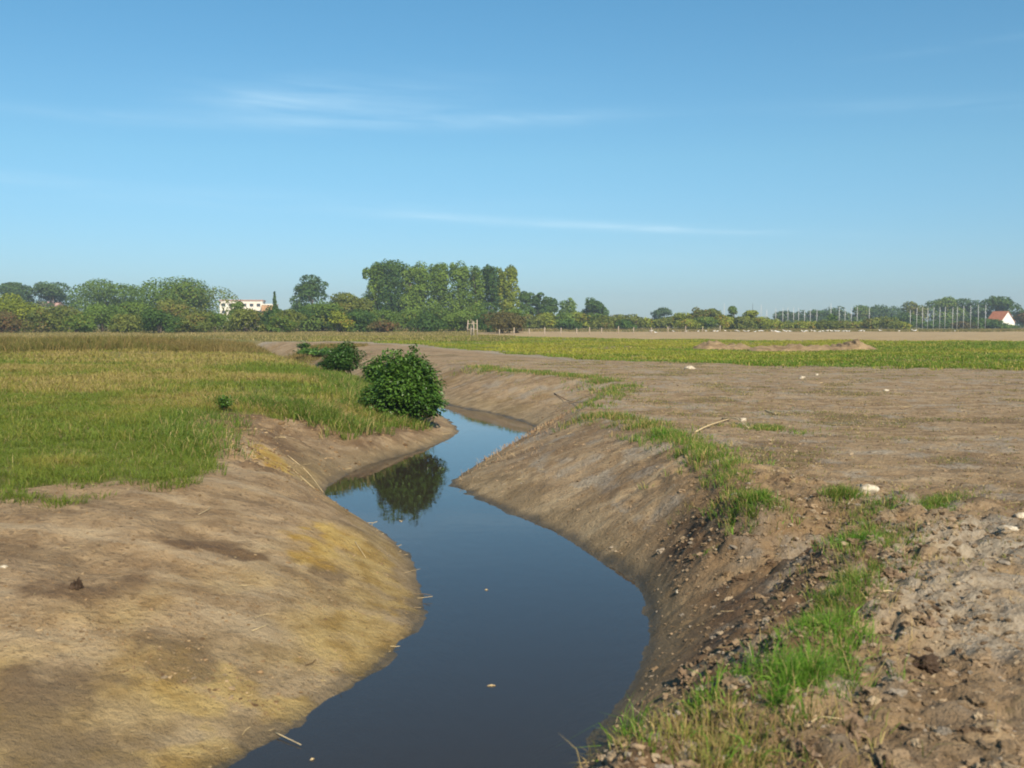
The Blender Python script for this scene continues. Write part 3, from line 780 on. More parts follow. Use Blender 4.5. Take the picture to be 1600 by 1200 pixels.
# ------------------------------------------------------------------ foliage
def leafquads(P, N, s, col, rg):
    """quads at P facing roughly N"""
    n = len(P); N = N + rg.normal(0, .55, (n, 3)); N /= np.linalg.norm(N, axis=1)[:, None] + 1e-9
    a = np.cross(N, rg.normal(0, 1, (n, 3))); a /= np.linalg.norm(a, axis=1)[:, None] + 1e-9
    b = np.cross(N, a); s = s[:, None]
    V = np.stack([P - a * s, P - b * s * .55 + N * s * .12, P + a * s, P + b * s * .55 + N * s * .12], 1).reshape(-1, 3)
    F = np.arange(n * 4).reshape(n, 4); return V, F, np.repeat(col, 4, axis=0)
def crown_mesh(seed, H_, W_, z0, n, s, shape='round', lobes=14, pal=((.05, .085, .016), (.11, .15, .03)), accent=None, acc=0.0):
    rg = np.random.default_rng(seed)
    cz0, cz1 = z0, H_
    hgt = cz1 - cz0
    L = []
    if shape == 'poplar':
        lob = max(lobes, 16)
        for k in range(lob):
            u = (k + rg.uniform(0, 1)) / lob
            wr = W_ / 2 * (math.sin(math.pi * min(1, .10 + .86 * u)) ** .6) * .62
            th = rg.uniform(0, 6.28); rr = rg.uniform(.2, 1) * wr
            L.append((math.cos(th) * rr, math.sin(th) * rr, cz0 + u * hgt * .92, W_ * rg.uniform(.14, .24), W_ * rg.uniform(.3, .55)))
        for k in range(6):
            th = rg.uniform(0, 6.28); rr = rg.uniform(0, .28) * W_
            L.append((math.cos(th) * rr, math.sin(th) * rr, cz1 - hgt * rg.uniform(.05, .16), W_ * .10, hgt * .11))
    elif shape == 'spire':
        for k in range(lobes):
            u = (k + .5) / lobes; wr = W_ / 2 * (1 - u) * .5; th = rg.uniform(0, 6.28)
            L.append((math.cos(th) * wr, math.sin(th) * wr, cz0 + u * hgt * .95, W_ * (.32 - .25 * u), hgt * .1))
    else:
        fl = .75 if shape == 'round' else .5
        for k in range(lobes):
            th = rg.uniform(0, 6.28); u = rg.uniform(0, 1)
            ww = math.sqrt(max(.05, 1 - (u * 1.05 - (.25 if shape == 'shrub' else .42)) ** 2 * (1.6 if shape == 'shrub' else 2.2)))
            rr = W_ / 2 * ww * rg.uniform(.25, .78)
            r = W_ * rg.uniform(.13, .24)
            L.append((math.cos(th) * rr, math.sin(th) * rr, cz0 + u * (hgt - r * .7), r * 1.15, r * rg.uniform(.75, 1.05)))
    L = np.array(L); wgt = L[:, 3] ** 2 * L[:, 4] ** .5; wgt /= wgt.sum()
    k = rg.choice(len(L), n, p=wgt)
    D = rg.normal(0, 1, (n, 3)); D /= np.linalg.norm(D, axis=1)[:, None]
    D[:, 2] = np.where(rg.uniform(0, 1, n) < .35, np.abs(D[:, 2]), D[:, 2])
    r = rg.uniform(.45, 1.08, n) ** .5
    P = L[k, :3] + D * r[:, None] * L[k][:, [3, 3, 4]]
    # stretch the lobes so that the crown really fills its height and width
    lo, hi = np.percentile(P[:, 2], [1, 98.2]); wx = np.percentile(np.abs(P[:, 0]), 97)
    P[:, 2] = z0 + (P[:, 2] - lo) * (H_ - z0) / (hi - lo); P[:, :2] *= W_ / 2 / wx
    L[:, 2] = z0 + (L[:, 2] - lo) * (H_ - z0) / (hi - lo); L[:, :2] *= W_ / 2 / wx
    P[:, 2] = np.clip(P[:, 2], .05, None)
    lc = rg.uniform(0, 1, len(L))
    c = lerp(pal[0], pal[1], np.clip(lc[k] * .7 + rg.uniform(0, .5, n), 0, 1)) * rg.uniform(.84, 1.16, n)[:, None]
    if accent is not None:
        am = (lc[k] * 7 % 1 < acc) & (rg.uniform(0, 1, n) < .4)
        c = np.where(am[:, None], np.array(accent) * rg.uniform(.7, 1.2, n)[:, None], c)
    V, F, C = leafquads(P, D + np.array([0, 0, .35]), s * rg.uniform(.55, 1.25, n), c, rg)
    return npmesh('crown', V, [F], C), L
def trunk_mesh(seed, H_, r0, L, nl=7, stems=1):
    rg = np.random.default_rng(seed + 900); ts = []
    for s_ in range(stems):
        bx, by = (rg.uniform(-.5, .5, 2) if stems > 1 else (0, 0))
        top = (rg.uniform(-.3, .3), rg.uniform(-.3, .3), H_ * .85)
        pts = [(bx * .4, by * .4, -.15), (bx * .8, by * .8, H_ * .25), (bx + top[0] * .5, by + top[1] * .5, H_ * .55), (bx + top[0], by + top[1], H_ * .85)]
        ts.append(tube(pts, [r0, r0 * .8, r0 * .5, r0 * .12]))
        for k in rg.choice(len(L), min(nl, len(L)), replace=False):
            c = L[k]; zb = max(H_ * .08, c[2] * .55)
            ts.append(tube([(0, 0, zb), (c[0] * .5, c[1] * .5, (zb + c[2]) / 2 + .1), (c[0], c[1], c[2])], [r0 * .4, r0 * .25, r0 * .08], 5))
    V, F = merge(ts); return npmesh('trunk', V, F, smooth=True)

PAL = {
 'dark': ((.038, .085, .018), (.085, .15, .028)), 'mid': ((.07, .13, .02), (.14, .21, .035)),
 'yellow': ((.14, .18, .018), (.26, .29, .034)), 'olive': ((.085, .12, .022), (.18, .20, .038)),
 'blue': ((.045, .09, .035), (.09, .15, .05)), 'red': ((.075, .07, .024), (.14, .12, .038)),
 'popl': ((.085, .15, .02), (.17, .25, .035)), 'popy': ((.12, .17, .018), (.25, .29, .036)),
}
ACC = {'olive': (.20, .16, .04), 'yellow': (.28, .2, .03), 'red': (.17, .09, .035), 'popy': (.26, .27, .04), 'mid': (.16, .18, .03)}
ORD = ['first', 'second', 'third', 'fourth', 'fifth', 'sixth', 'seventh', 'eighth', 'ninth', 'tenth', 'eleventh', 'twelfth', 'thirteenth', 'fourteenth', 'fifteenth', 'sixteenth',
       'seventeenth', 'eighteenth', 'nineteenth', 'twentieth', 'twenty-first', 'twenty-second', 'twenty-third', 'twenty-fourth', 'twenty-fifth', 'twenty-sixth', 'twenty-seventh', 'twenty-eighth', 'twenty-ninth', 'thirtieth']
seedc = [100]
def tree(name, cat, px, ytop, wpx, dist, kind, shape, label, group=None, z0f=.14, n=None, fine=1.12):
    seedc[0] += 1; sd_ = seedc[0]
    x, y = at_d(px, dist); x *= 1.0
    h = h_at(ytop, dist); W_ = wpx / FPX * dist
    px_m = dist / FPX / .64
    s = max(.16, px_m * 1.15) * fine
    if n is None: n = int(min(20000, 300 + 6.5 * (h * (1 - z0f)) * W_ / (s * s)))
    cm, L = crown_mesh(sd_, h, W_, h * z0f, n, s, shape, 18 if shape == 'round' else 14, PAL[kind], ACC.get(kind), .22)
    root = empty(name, (x, y, 0), 0)
    root.location.z = 0
    link('crown', cm, M_LEAF, root)
    link('trunk', trunk_mesh(sd_, h, .035 * h ** .8 + .05, L, 6, 3 if shape == 'shrub' else 1), M_BARK, root)
    tag(root, label, cat, group)
    return root

COLW = {'dark': 'dark green', 'mid': 'mid green', 'yellow': 'yellow-green', 'olive': 'olive green', 'blue': 'bluish green', 'red': 'reddish brown', 'popl': 'green', 'popy': 'yellowing green'}
# left wood: big crowns behind
G = 'big trees above the shrubs on the left'
for px, yt, wp_, dd, k, lab in [
    (28, 444, 66, 330, 'blue', 'bluish round tree at the far left end of the tree line'),
    (86, 444, 60, 330, 'blue', 'bluish domed tree just left of the wide olive tree on the left'),
    (168, 443, 112, 290, 'mid', 'wide low domed tree above the left shrubs, left of the broadest crown'),
    (292, 440, 126, 250, 'mid', 'broadest round tree on the left, directly left of the white building'),
    (490, 434, 58, 290, 'dark', 'round dark green tree standing alone left of the poplar row')]:
    tree('broadleaf_tree', 'tree', px, yt, wp_, dd, k, 'round', lab, G, .12)
tree('slender_tree', 'tree', 430, 461, 13, 260, 'dark', 'spire', 'slim pointed dark tree right of the white building', None, .2)
# shrubs of the left tree line
def row(items, name, cat, group, where, base_d, shape='shrub'):
    for i, (px, yt, wp_, k, *dd) in enumerate(items):
        tree(name, cat, px, yt, wp_, dd[0] if dd else base_d, k, shape, f'{COLW[k]} shrub, {ORD[i]} from left {where}', group, .03)
row([(2, 488, 66, 'red', 168), (22, 464, 84, 'yellow', 190), (66, 486, 56, 'olive', 176), (104, 480, 76, 'olive', 195), (122, 492, 50, 'mid', 172), (160, 478, 74, 'mid', 190), (196, 492, 50, 'olive', 172),
     (212, 474, 70, 'mid', 196), (250, 484, 50, 'dark', 165), (262, 470, 64, 'olive', 200), (302, 484, 66, 'olive', 178), (335, 490, 60, 'mid', 188), (384, 484, 56, 'olive', 184), (372, 473, 22, 'mid', 210), (424, 482, 46, 'dark', 190), (452, 486, 48, 'olive', 182), (440, 494, 40, 'mid', 174)],
    'hedge_shrub', 'shrub', 'shrubs of the left tree line', 'in the shrub belt below the left trees', 190)
row([(482, 480, 60, 'dark'), (505, 474, 64, 'mid'), (538, 460, 62, 'olive', 215), (530, 488, 44, 'yellow', 182), (566, 468, 52, 'olive', 220), (560, 486, 60, 'dark', 184), (600, 486, 66, 'mid'), (596, 502, 44, 'red', 180), (640, 484, 62, 'mid'), (668, 490, 56, 'dark', 188),
     (684, 478, 60, 'mid', 220), (722, 486, 56, 'mid', 200), (745, 480, 52, 'mid', 215), (762, 492, 46, 'dark', 192), (806, 484, 40, 'mid', 215)],
    'hedge_shrub', 'shrub', 'shrubs below the poplars', 'in the shrubs below the poplar row', 200)
tree('hawthorn_bush', 'bush', 784, 489, 66, 172, 'red', 'shrub', 'reddish dark bush standing out in front of the right end of the poplars', None, .03)
# poplars
pops = [(586, 417, 46, 'popl'), (617, 411, 46, 'dark'), (642, 421, 34, 'popl'), (661, 417, 42, 'popl'), (692, 415, 38, 'popl'), (720, 418, 40, 'popl'), (744, 422, 34, 'popl'),
        (768, 420, 36, 'dark'), (785, 422, 22, 'popy'), (800, 420, 26, 'popy')]
plab = ['broad green poplar at the left end of the poplar row', 'tallest dark poplar, second from the left in the row', 'small light poplar, third from the left in the row', 'broad green poplar, fourth from the left in the row',
        'green poplar, fifth from the left in the row', 'green poplar, sixth from the left in the row', 'slim short poplar, seventh from the left in the row', 'dark poplar, third from the right end of the row',
        'slim yellowing poplar, second from the right end of the row', 'yellow-tinged poplar at the right end of the poplar row']
for (px, yt, wp_, k), lab in zip(pops, plab):
    tree('poplar_tree', 'tree', px, yt - 1, wp_ * .99, 258, k, 'poplar', lab, 'row of tall poplars', .07)
# trees right of the poplars
for px, yt, wp_, dd, k, lab in [
    (823, 457, 26, 290, 'dark', 'dark pointed tree touching the right end of the poplar row'),
    (840, 459, 24, 290, 'dark', 'dark jagged tree, second to the right of the poplars'),
    (857, 466, 28, 290, 'dark', 'low dark tree, third to the right of the poplars'),
    (887, 470, 28, 300, 'mid', 'small uneven tree left of the lone round tree'),
    (928, 469, 40, 310, 'dark', 'lone round dark tree above the hedge right of the poplars'),
    (1034, 482, 30, 400, 'blue', 'small bluish round tree above the middle of the hedge')]:
    tree('broadleaf_tree', 'tree', px, yt, wp_, dd, k, 'round', lab, 'trees above the hedge right of the poplars', .12)
row([(826, 492, 44, 'olive'), (850, 490, 46, 'yellow'), (876, 491, 44, 'mid'), (890, 500, 36, 'dark', 235), (904, 489, 48, 'yellow'), (932, 491, 46, 'mid'), (940, 494, 36, 'olive', 240), (962, 493, 44, 'olive'), (976, 500, 30, 'dark', 240), (990, 493, 40, 'olive')],
    'hedge_shrub', 'shrub', 'far hedge right of the poplars', 'in the hedge below the lone round tree', 255)
row([(1010, 498, 34, 'yellow'), (1028, 500, 34, 'olive'), (1044, 496, 34, 'olive'), (1064, 490, 32, 'yellow'), (1074, 500, 40, 'yellow', 240), (1090, 484, 36, 'olive'), (1112, 484, 34, 'olive'), (1100, 496, 36, 'mid', 240), (1130, 494, 34, 'yellow', 245), (1144, 480, 20, 'mid'),
     (1158, 496, 34, 'olive', 240), (1172, 486, 28, 'yellow'), (1190, 496, 34, 'yellow', 250)],
    'hedge_shrub', 'shrub', 'far hedge before the first masts', 'in the hedge left of all the masts', 262)
row([(1206, 500, 40, 'yellow'), (1228, 503, 38, 'olive'), (1250, 502, 40, 'yellow'), (1272, 503, 38, 'yellow'), (1298, 492, 26, 'mid'), (1290, 501, 38, 'olive', 245), (1316, 502, 42, 'olive'), (1340, 503, 40, 'yellow'), (1362, 498, 38, 'olive'), (1384, 496, 42, 'olive'), (1404, 503, 30, 'yellow')],
    'hedge_shrub', 'shrub', 'low yellow hedge before the first masts', 'in the hedge before the left masts', 258)
row([(1414, 490, 44, 'dark', 330), (1446, 503, 40, 'dark', 330), (1470, 501, 44, 'dark', 330), (1506, 503, 36, 'red', 300), (1530, 497, 44, 'dark', 300), (1552, 500, 36, 'dark', 298), (1572, 508, 24, 'mid', 296), (1600, 490, 44, 'red', 320), (1620, 484, 50, 'dark', 330)],
    'hedge_shrub', 'shrub', 'dark shrubs round the white house', 'among those beside the white house', 300)
for i, (px, yt, wp_, dd, k, lab) in enumerate([
    (1224, 487, 34, 430, 'blue', 'leftmost low bluish tree in the far belt behind the masts'), (1250, 488, 34, 430, 'blue', 'low bluish tree, second from the left in the belt behind the masts'),
    (1276, 486, 36, 430, 'dark', 'low bluish tree, third from the left in the belt behind the masts'), (1306, 482, 42, 430, 'blue', 'taller bluish tree, fourth from the left in the belt behind the masts'),
    (1338, 479, 46, 430, 'mid', 'wide tree, fifth from the left in the belt behind the masts'), (1378, 479, 56, 430, 'blue', 'widest low dome behind the right end of the left mast group'),
    (1424, 474, 44, 400, 'olive', 'brownish tipped tree at the left edge of the right mast group'), (1473, 467, 52, 400, 'mid', 'highest dome behind the right mast group'),
    (1510, 469, 52, 400, 'blue', 'rounded tree behind the masts, just right of the highest dome'), (1556, 465, 52, 380, 'dark', 'dark round tree directly above the orange roof'),
    (1596, 486, 46, 380, 'dark', 'low dark tree right of the white gable')]):
    tree('broadleaf_tree', 'tree', px, yt, wp_, dd, k, 'round', lab, 'far tree belt behind the masts', .06)

# ------------------------------------------------------------------ bushes by the stream
def leafy_bush(name, x, y, z, W_, H_, n, leaf, seed, label, cat='bush', pal=((.032, .085, .012), (.095, .185, .024)), group=None, stems=40):
    rg = np.random.default_rng(seed)
    root = empty(name, (x, y, z)); tag(root, label, cat, group)
    # lobes under one dome
    Ls = []
    for k in range(26):
        th = rg.uniform(0, 6.28); ph = math.acos(rg.uniform(-.5, 1)); rr = rg.uniform(.35, .80)
        Ls.append((math.cos(th) * math.sin(ph) * rr * W_ / 2, math.sin(th) * math.sin(ph) * rr * W_ / 2, H_ * .42 + math.cos(ph) * rr * H_ * .56, rg.uniform(.16, .27) * W_, rg.uniform(.16, .24) * H_))
    L = np.array(Ls); k = rg.integers(0, len(L), n)
    D = rg.normal(0, 1, (n, 3)); D /= np.linalg.norm(D, axis=1)[:, None]
    P = L[k, :3] + D * (rg.uniform(.5, 1.1, n) ** .5)[:, None] * L[k][:, [3, 3, 4]]
    ok = P[:, 2] > .02; P, D, k = P[ok], D[ok], k[ok]; n = len(P)
    sh = rg.integers(0, max(8, n // 900) + 8, n); pick = rg.uniform(0, 1, n) < .07
    sth = rg.uniform(0, 6.28, 64); sel = rg.uniform(.25, 1.45, 64); slen = rg.uniform(.72, 1.0, 64)
    u_ = rg.uniform(.72, 1.12, n)
    dirs = np.stack([np.cos(sth) * np.cos(sel) * W_ * .5, np.sin(sth) * np.cos(sel) * W_ * .5, np.sin(sel) * H_ * .6], -1)
    Q = dirs[sh % 64] * (slen[sh % 64] * u_)[:, None] + np.array([0, 0, H_ * .42]) + rg.normal(0, .028 * W_, (n, 3))
    P = np.where(pick[:, None], Q, P)
    out = P - np.array([0, 0, H_ * .35]); out /= np.linalg.norm(out, axis=1)[:, None] + 1e-6
    # each leaf points outward and droops
    ax_ = out * np.array([1, 1, .3]) + rg.normal(0, .45, (n, 3)); ax_[:, 2] -= .25; ax_ /= np.linalg.norm(ax_, axis=1)[:, None]
    up = np.cross(np.cross(ax_, np.array([0, 0, 1.0]) + out * .6 + rg.normal(0, .3, (n, 3))), ax_); up /= np.linalg.norm(up, axis=1)[:, None] + 1e-6
    sdv = np.cross(ax_, up); s = (leaf * rg.uniform(.6, 1.25, n))[:, None]
    V = np.stack([P, P + ax_ * s * .42 + sdv * s * .36 + up * s * .07, P + ax_ * s - up * s * .08, P + ax_ * s * .42 - sdv * s * .36 + up * s * .07], 1).reshape(-1, 3)
    F = (np.arange(n)[:, None, None] * 4 + np.array([[[0, 1, 2], [0, 2, 3]]])).reshape(-1, 3)
    lc = rg.uniform(0, 1, len(L))
    c = lerp(pal[0], pal[1], np.clip(lc[k] * .5 + rg.uniform(0, .6, n), 0, 1)) * rg.uniform(.75, 1.25, n)[:, None]
    link('foliage', npmesh('foliage', V, [F], np.repeat(c, 4, axis=0)), M_BUSHLEAF, root)
    ts = []
    for _ in range(stems):
        th = rg.uniform(0, 6.28); b = rg.uniform(0, .22) * W_; e = L[rg.integers(0, len(L))]
        ts.append(tube([(math.cos(th) * b, math.sin(th) * b, -.1), (e[0] * .55 + math.cos(th) * b * .3, e[1] * .55 + math.sin(th) * b * .3, e[2] * .55), (e[0], e[1], e[2] + H_ * .08)], [.016, .011, .004], 5))
    V, F = merge(ts); link('stems', npmesh('stems', V, F), M_STEM, root)
    return root
bx, by = at(634, 662, -.7)
leafy_bush('riverside_bush', bx, by, -.85, 2.02, 1.86, 19000, .088, 5, 'largest leafy green bush leaning over the narrow bend of the stream', group='bushes on the left bank')
bx, by = at(535, 582, -.25)
leafy_bush('riverside_bush', bx, by + .3, -.3, 1.6, 1.2, 6500, .10, 6, 'dark green bush behind and to the left of the largest one', group='bushes on the left bank', pal=((.026, .07, .012), (.07, .145, .022)))
leafy_bush('riverside_bush', *at_d(600, 32), -.4, 1.35, 1.12, 2600, .12, 8, 'rounded bush half hidden behind the top of the largest one', group='bushes on the left bank')
leafy_bush('riverside_bush', *at_d(498, 60), -.2, 2.4, .42, 1500, .16, 9, 'low wide green bush farthest back on the left bank', group='bushes on the left bank')
leafy_bush('riverside_bush', *at_d(474, 68), -.1, .9, .55, 500, .13, 12, 'small round bush at the edge of the brown weeds', group='bushes on the left bank')
leafy_bush('weed_plant', *at(352, 640, -.02), 0, .34, .26, 420, .055, 15, 'small dark green weed at the meadow edge above the bare corner', 'plant', stems=8)

# undergrowth skirt: nettles and long grass between meadow and big bush
parts = []
def skirt(px0, py0, px1, py1, z, n, h, wd):
    a = np.array(at(px0, py0, z)); b = np.array(at(px1, py1, z)); u = rng.uniform(0, 1, n)[:, None]
    p = a + (b - a) * u + rng.normal(0, .4, (n, 2)); zz, t, left, dw, dc = H(p[:, 0], p[:, 1], info=True)
    m = (t > .55) & left; p, zz = p[m], zz[m]
    parts.append(tufts(p[:, 0], p[:, 1], zz, 14, h, wd, .16, (.07, .14, .02), (.17, .22, .035), rng.uniform(0, 1, len(p)), dry=.15, leanm=.6))
skirt(380, 648, 560, 660, -.3, 420, .30, .013)
skirt(520, 600, 600, 640, -.4, 420, .38, .014)
skirt(560, 655, 640, 664, -.6, 260, .26, .014)
skirt(330, 650, 300, 720, -.05, 160, .24, .010)
V, A, B, C = join(parts)
tag(link('bank_undergrowth', npmesh('bank_undergrowth', V, [A, B], C), M_GRASS), kind='stuff', label='lush green undergrowth along the left bank edge')

# ------------------------------------------------------------------ single grass tufts, stones, sticks
def single_tuft(px, py, z, n, h, wd, rad, label, colA=(.07, .175, .018), colB=(.17, .30, .035), dry=.10, lean=.6):
    x, y = at(px, py, z); gz = ground_z(x, y)
    a_ = rng.uniform(0, 6.28, n); r_ = np.abs(rng.normal(0, .75, n)) * rad * 1.5
    V, A, B, C = tufts(np.cos(a_) * r_, np.sin(a_) * r_, np.zeros(n), 10, h * rng.uniform(.45, 1.25, n), wd, .04, colA, colB, rng.uniform(0, 1, n), dry=dry, leanm=lean * rng.uniform(.7, 1.6, n * 10))
    wx = V[:, 0] + x; wy = V[:, 1] + y
    V[:, 2] += (H(wx, wy) - gz) * np.clip(1 - V[:, 2] / (h + .01), 0.4, 1)
    o = link('grass_tuft', npmesh('grass_tuft', V, [A, B], C), M_GRASS, None, (x, y, gz - .005))
    tag(o, label, 'grass tuft', 'grass tufts on the right bank')
GT = [(1290, 1005, -.05, 90, .13, .0045, .15, 'bright green tuft directly above the largest one'),
      (1262, 1070, -.08, 170, .17, .0042, .15, 'largest bright green grass tuft on the near right bank'),
      (1215, 1118, -.14, 24, .13, .0042, .06, 'bright tuft just below left of the largest green tuft'),
      (1095, 1120, -.3, 14, .17, .006, .07, 'loose broad-bladed tuft on the dark slope between stream and largest tuft'),
      (1128, 1095, -.3, 12, .16, .007, .07, 'broad-bladed tuft right beside the bent pale stem'),
      (985, 1165, -.75, 8, .22, .006, .05, 'thin upright tuft at the waterline near the bottom of the right bank'),
      (1350, 850, -.02, 45, .12, .005, .13, 'dense tuft just below the white stone'),
      (1470, 796, 0, 26, .10, .005, .09, 'round green tuft on the crest right of the white stone'),
      (1190, 800, -.05, 34, .13, .005, .12, 'dark green tuft at the left end of the grass line left of the white stone'),
      (1140, 752, -.05, 26, .13, .006, .11, 'pale green tuft on the crest above the dark green line'),
      (1040, 686, 0, 60, .16, .008, .24, 'dense dark tuft on the crest in the middle of the right bank')]
for g_ in GT: single_tuft(*g_)

def stone(px, py, z, sx, sy, sz, seed, label, mat=M_STONE, name='stone', cat='stone', group='pale stones on the ground', rz=0.0):
    x, y = at(px, py, z); gz = ground_z(x, y)
    soily = cat == 'soil lump'
    v, f = lump(seed, subdiv(*I2) if soily else I2, .75 if soily else .45)
    if soily: v = v * (1 + .16 * vn(v[:, 0] * 9 + v[:, 2] * 5, v[:, 1] * 9, seed))[:, None]
    v = v * np.array([sx, sy, sz])
    me = npmesh('stone', v, [f], smooth=not soily)
    o = link(name, me, mat, None, (x, y, gz + sz * .35)); o.rotation_euler = (0, 0, rz)
    tag(o, label, cat, group); return o
stone(1355, 775, 0, .082, .07, .062, 3, 'large round white stone among grass on the right crest')
stone(1574, 838, 0, .085, .045, .035, 5, 'long pale stone near the right edge', rz=.5)
stone(1594, 812, 0, .05, .035, .03, 6, 'small pale stone above the long one at the right edge')
stone(1076, 577, 0, .17, .13, .09, 7, 'flat white stone on the bare field before the green strip')
stone(1252, 592, 0, .09, .07, .05, 8, 'white stone on the bare field right of the flat one')
stone(1276, 586, 0, .06, .05, .035, 9, 'tiny pale stone on the bare field beside the white one')
stone(1384, 611, 0, .06, .05, .04, 10, 'small pale stone alone on the right part of the field')
stone(1160, 656, 0, .06, .05, .04, 11, 'small pale stone on the field above the crest grass')
stone(1148, 840, -.4, .05, .04, .025, 12, 'bluish grey flat stone on the slope below the grass line', plain('grey_stone', (.3, .31, .3), (.42, .43, .42), 14))
stone(8, 918, -.35, .03, .02, .012, 14, 'small white chip at the left edge of the left bank')
stone(1268, 922, -.1, .03, .03, .02, 15, 'small pale stone half way up the near right slope')
stone(1058, 960, -.9, .02, .02, .015, 16, 'white pebble near the water on the right bank')
M_DARKCLOD = plain('dark_soil', (.035, .022, .014), (.07, .045, .028), 12)
stone(120, 968, -.55, .035, .03, .05, 17, 'dark upright soil lump on the yellow left slope', M_DARKCLOD, 'soil_lump', 'soil lump', None)
for px, py, z, s_, sd_, lab in [(1440, 1030, 0, .055, 21, 'dark soil lump right of the largest grass tuft'), (1265, 1150, -.05, .06, 22, 'dark soil lump near the bottom beside the pale reeds'),
                              (1330, 1120, 0, .05, 23, 'brown soil lump below the largest tuft'), (1455, 975, 0, .04, 24, 'soil lump in the grey crumbly patch'),
                              (1395, 905, 0, .045, 25, 'soil lump at the top of the grey crumbly patch'), (1070, 1060, -.6, .045, 26, 'soil lump at the foot of the near right slope')]:
    stone(px, py, z, s_, s_ * .9, s_ * .75, sd_, lab, M_CLOD if False else M_DARKCLOD if sd_ == 21 else plain('soil_%d' % sd_, (.13, .085, .05), (.22, .155, .1), 14), 'soil_lump', 'soil lump', 'larger soil lumps')

M_STRAW = plain('pale_straw', (.45, .34, .18), (.6, .48, .28), 20)
M_TWIG = plain('brown_twig', (.13, .08, .05), (.24, .15, .09), 20)
def stick(pts, r, label, mat=M_STRAW, name='reed_stem', cat='reed stem', group=None, lift=.012):
    W = []
    for (px, py, z, dz) in pts:
        x, y = at(px, py, z); W.append((x, y, max(ground_z(x, y), ZW) + dz + lift))
    o0 = np.array(W[0]); P = spline(np.array(W) - o0, 5)
    V, A, B = tube(P, list(np.linspace(r, r * .5, len(P))), 6)
    o = link(name, npmesh('stem', V, [A, B], smooth=True), mat, None, tuple(o0)); tag(o, label, cat, group); return o
GS = 'single reed stems on the ground'
stick([(1178, 1040, -.3, 0), (1168, 1005, -.25, .05), (1150, 975, -.2, .03)], .004, 'pale bent reed stem on the near right slope', group=GS)
stick([(1268, 1128, -.05, 0), (1285, 1110, -.03, .03), (1320, 1095, 0, 0)], .004, 'pale reed below the largest grass tuft', group=GS)
stick([(1290, 1165, 0, .0), (1278, 1150, 0, .02), (1268, 1138, 0, .0)], .004, 'short straight pale reed at the bottom of the right bank', group=GS)
stick([(1380, 938, 0, .01), (1392, 934, 0, .01), (1405, 930, 0, .01)], .006, 'short yellow straw in the grey crumbly patch', group=GS)
stick([(1325, 788, 0, 0), (1338, 784, 0, .02), (1350, 779, 0, .02)], .006, 'white peeled stick beside the large white stone', M_STONE, group=GS)
stick([(866, 613, -.35, .0), (892, 620, -.3, .03), (924, 636, -.1, .0)], .012, 'long dark fallen branch on the far right slope', M_TWIG, 'fallen_branch', 'branch')
stick([(1086, 677, 0, 0), (1110, 668, 0, .05), (1145, 655, 0, .03)], .014, 'pale forked root on the crest of the right bank', M_STRAW, 'dead_root', 'root', 'dead roots')
stick([(1128, 655, 0, 0), (1150, 660, 0, .06), (1170, 672, 0, .02)], .014, 'second pale root crossing the forked one on the crest', M_STRAW, 'dead_root', 'root', 'dead roots')
stick([(1196, 641, 0, 0), (1212, 648, 0, .02)], .014, 'short straw lying on the bare field above the crest', group=GS)
stick([(1015, 1188, -.9, 0), (983, 1150, -.9, .09)], .004, 'upright pale reed stub at the waterline, bottom of the right bank', group=GS)
for i, (pp, lab) in enumerate([(((450, 737), (480, 742), (505, 752)), 'long pale reed along the foot of the left bank'), (((455, 752), (490, 762), (512, 770)), 'pale reed ending at the sharp corner of the water'),
                               (((555, 872), (572, 884)), 'short reed in the yellow patch near the water'), (((395, 1010), (420, 1000)), 'small reed in the middle of the yellow slope'),
                               (((430, 1102), (470, 1118)), 'reed touching the water at the lower left'), (((330, 885), (312, 897)), 'short pale reed on the dark patch of the left slope')]):
    stick([(a, b, -.75, 0) for a, b in pp], .007 if i < 2 else .0045, lab, group='loose reeds on the left bank')
# things on the water
def floater(px, py, L_, rz, label, col=M_STRAW):
    x, y = at(px, py, ZW)
    ts = [tube([(-L_ / 2, 0, 0), (0, L_ * .1, .004), (L_ / 2, 0, 0)], [.003, .006, .002], 6), tube([(-L_ * .2, 0, 0), (L_ * .1, -L_ * .25, .002)], [.003, .002], 5)]
    V, F = merge(ts); o = link('floating_reed', npmesh('floating_reed', V, F, smooth=True), col, None, (x, y, ZW + .002)); o.rotation_euler.z = rz
    tag(o, label, 'reed', 'reeds floating on the water')
floater(768, 1072, .06, .1, 'small brown reed floating in the middle of the near water')
floater(626, 814, .14, 1.9, 'pale reed floating at the tip of the bush reflection')
floater(760, 922, .03, .2, 'tiny pale scrap floating in the wide part of the stream')
floater(488, 1187, .03, .8, 'tiny white scrap floating near the lower left shore')

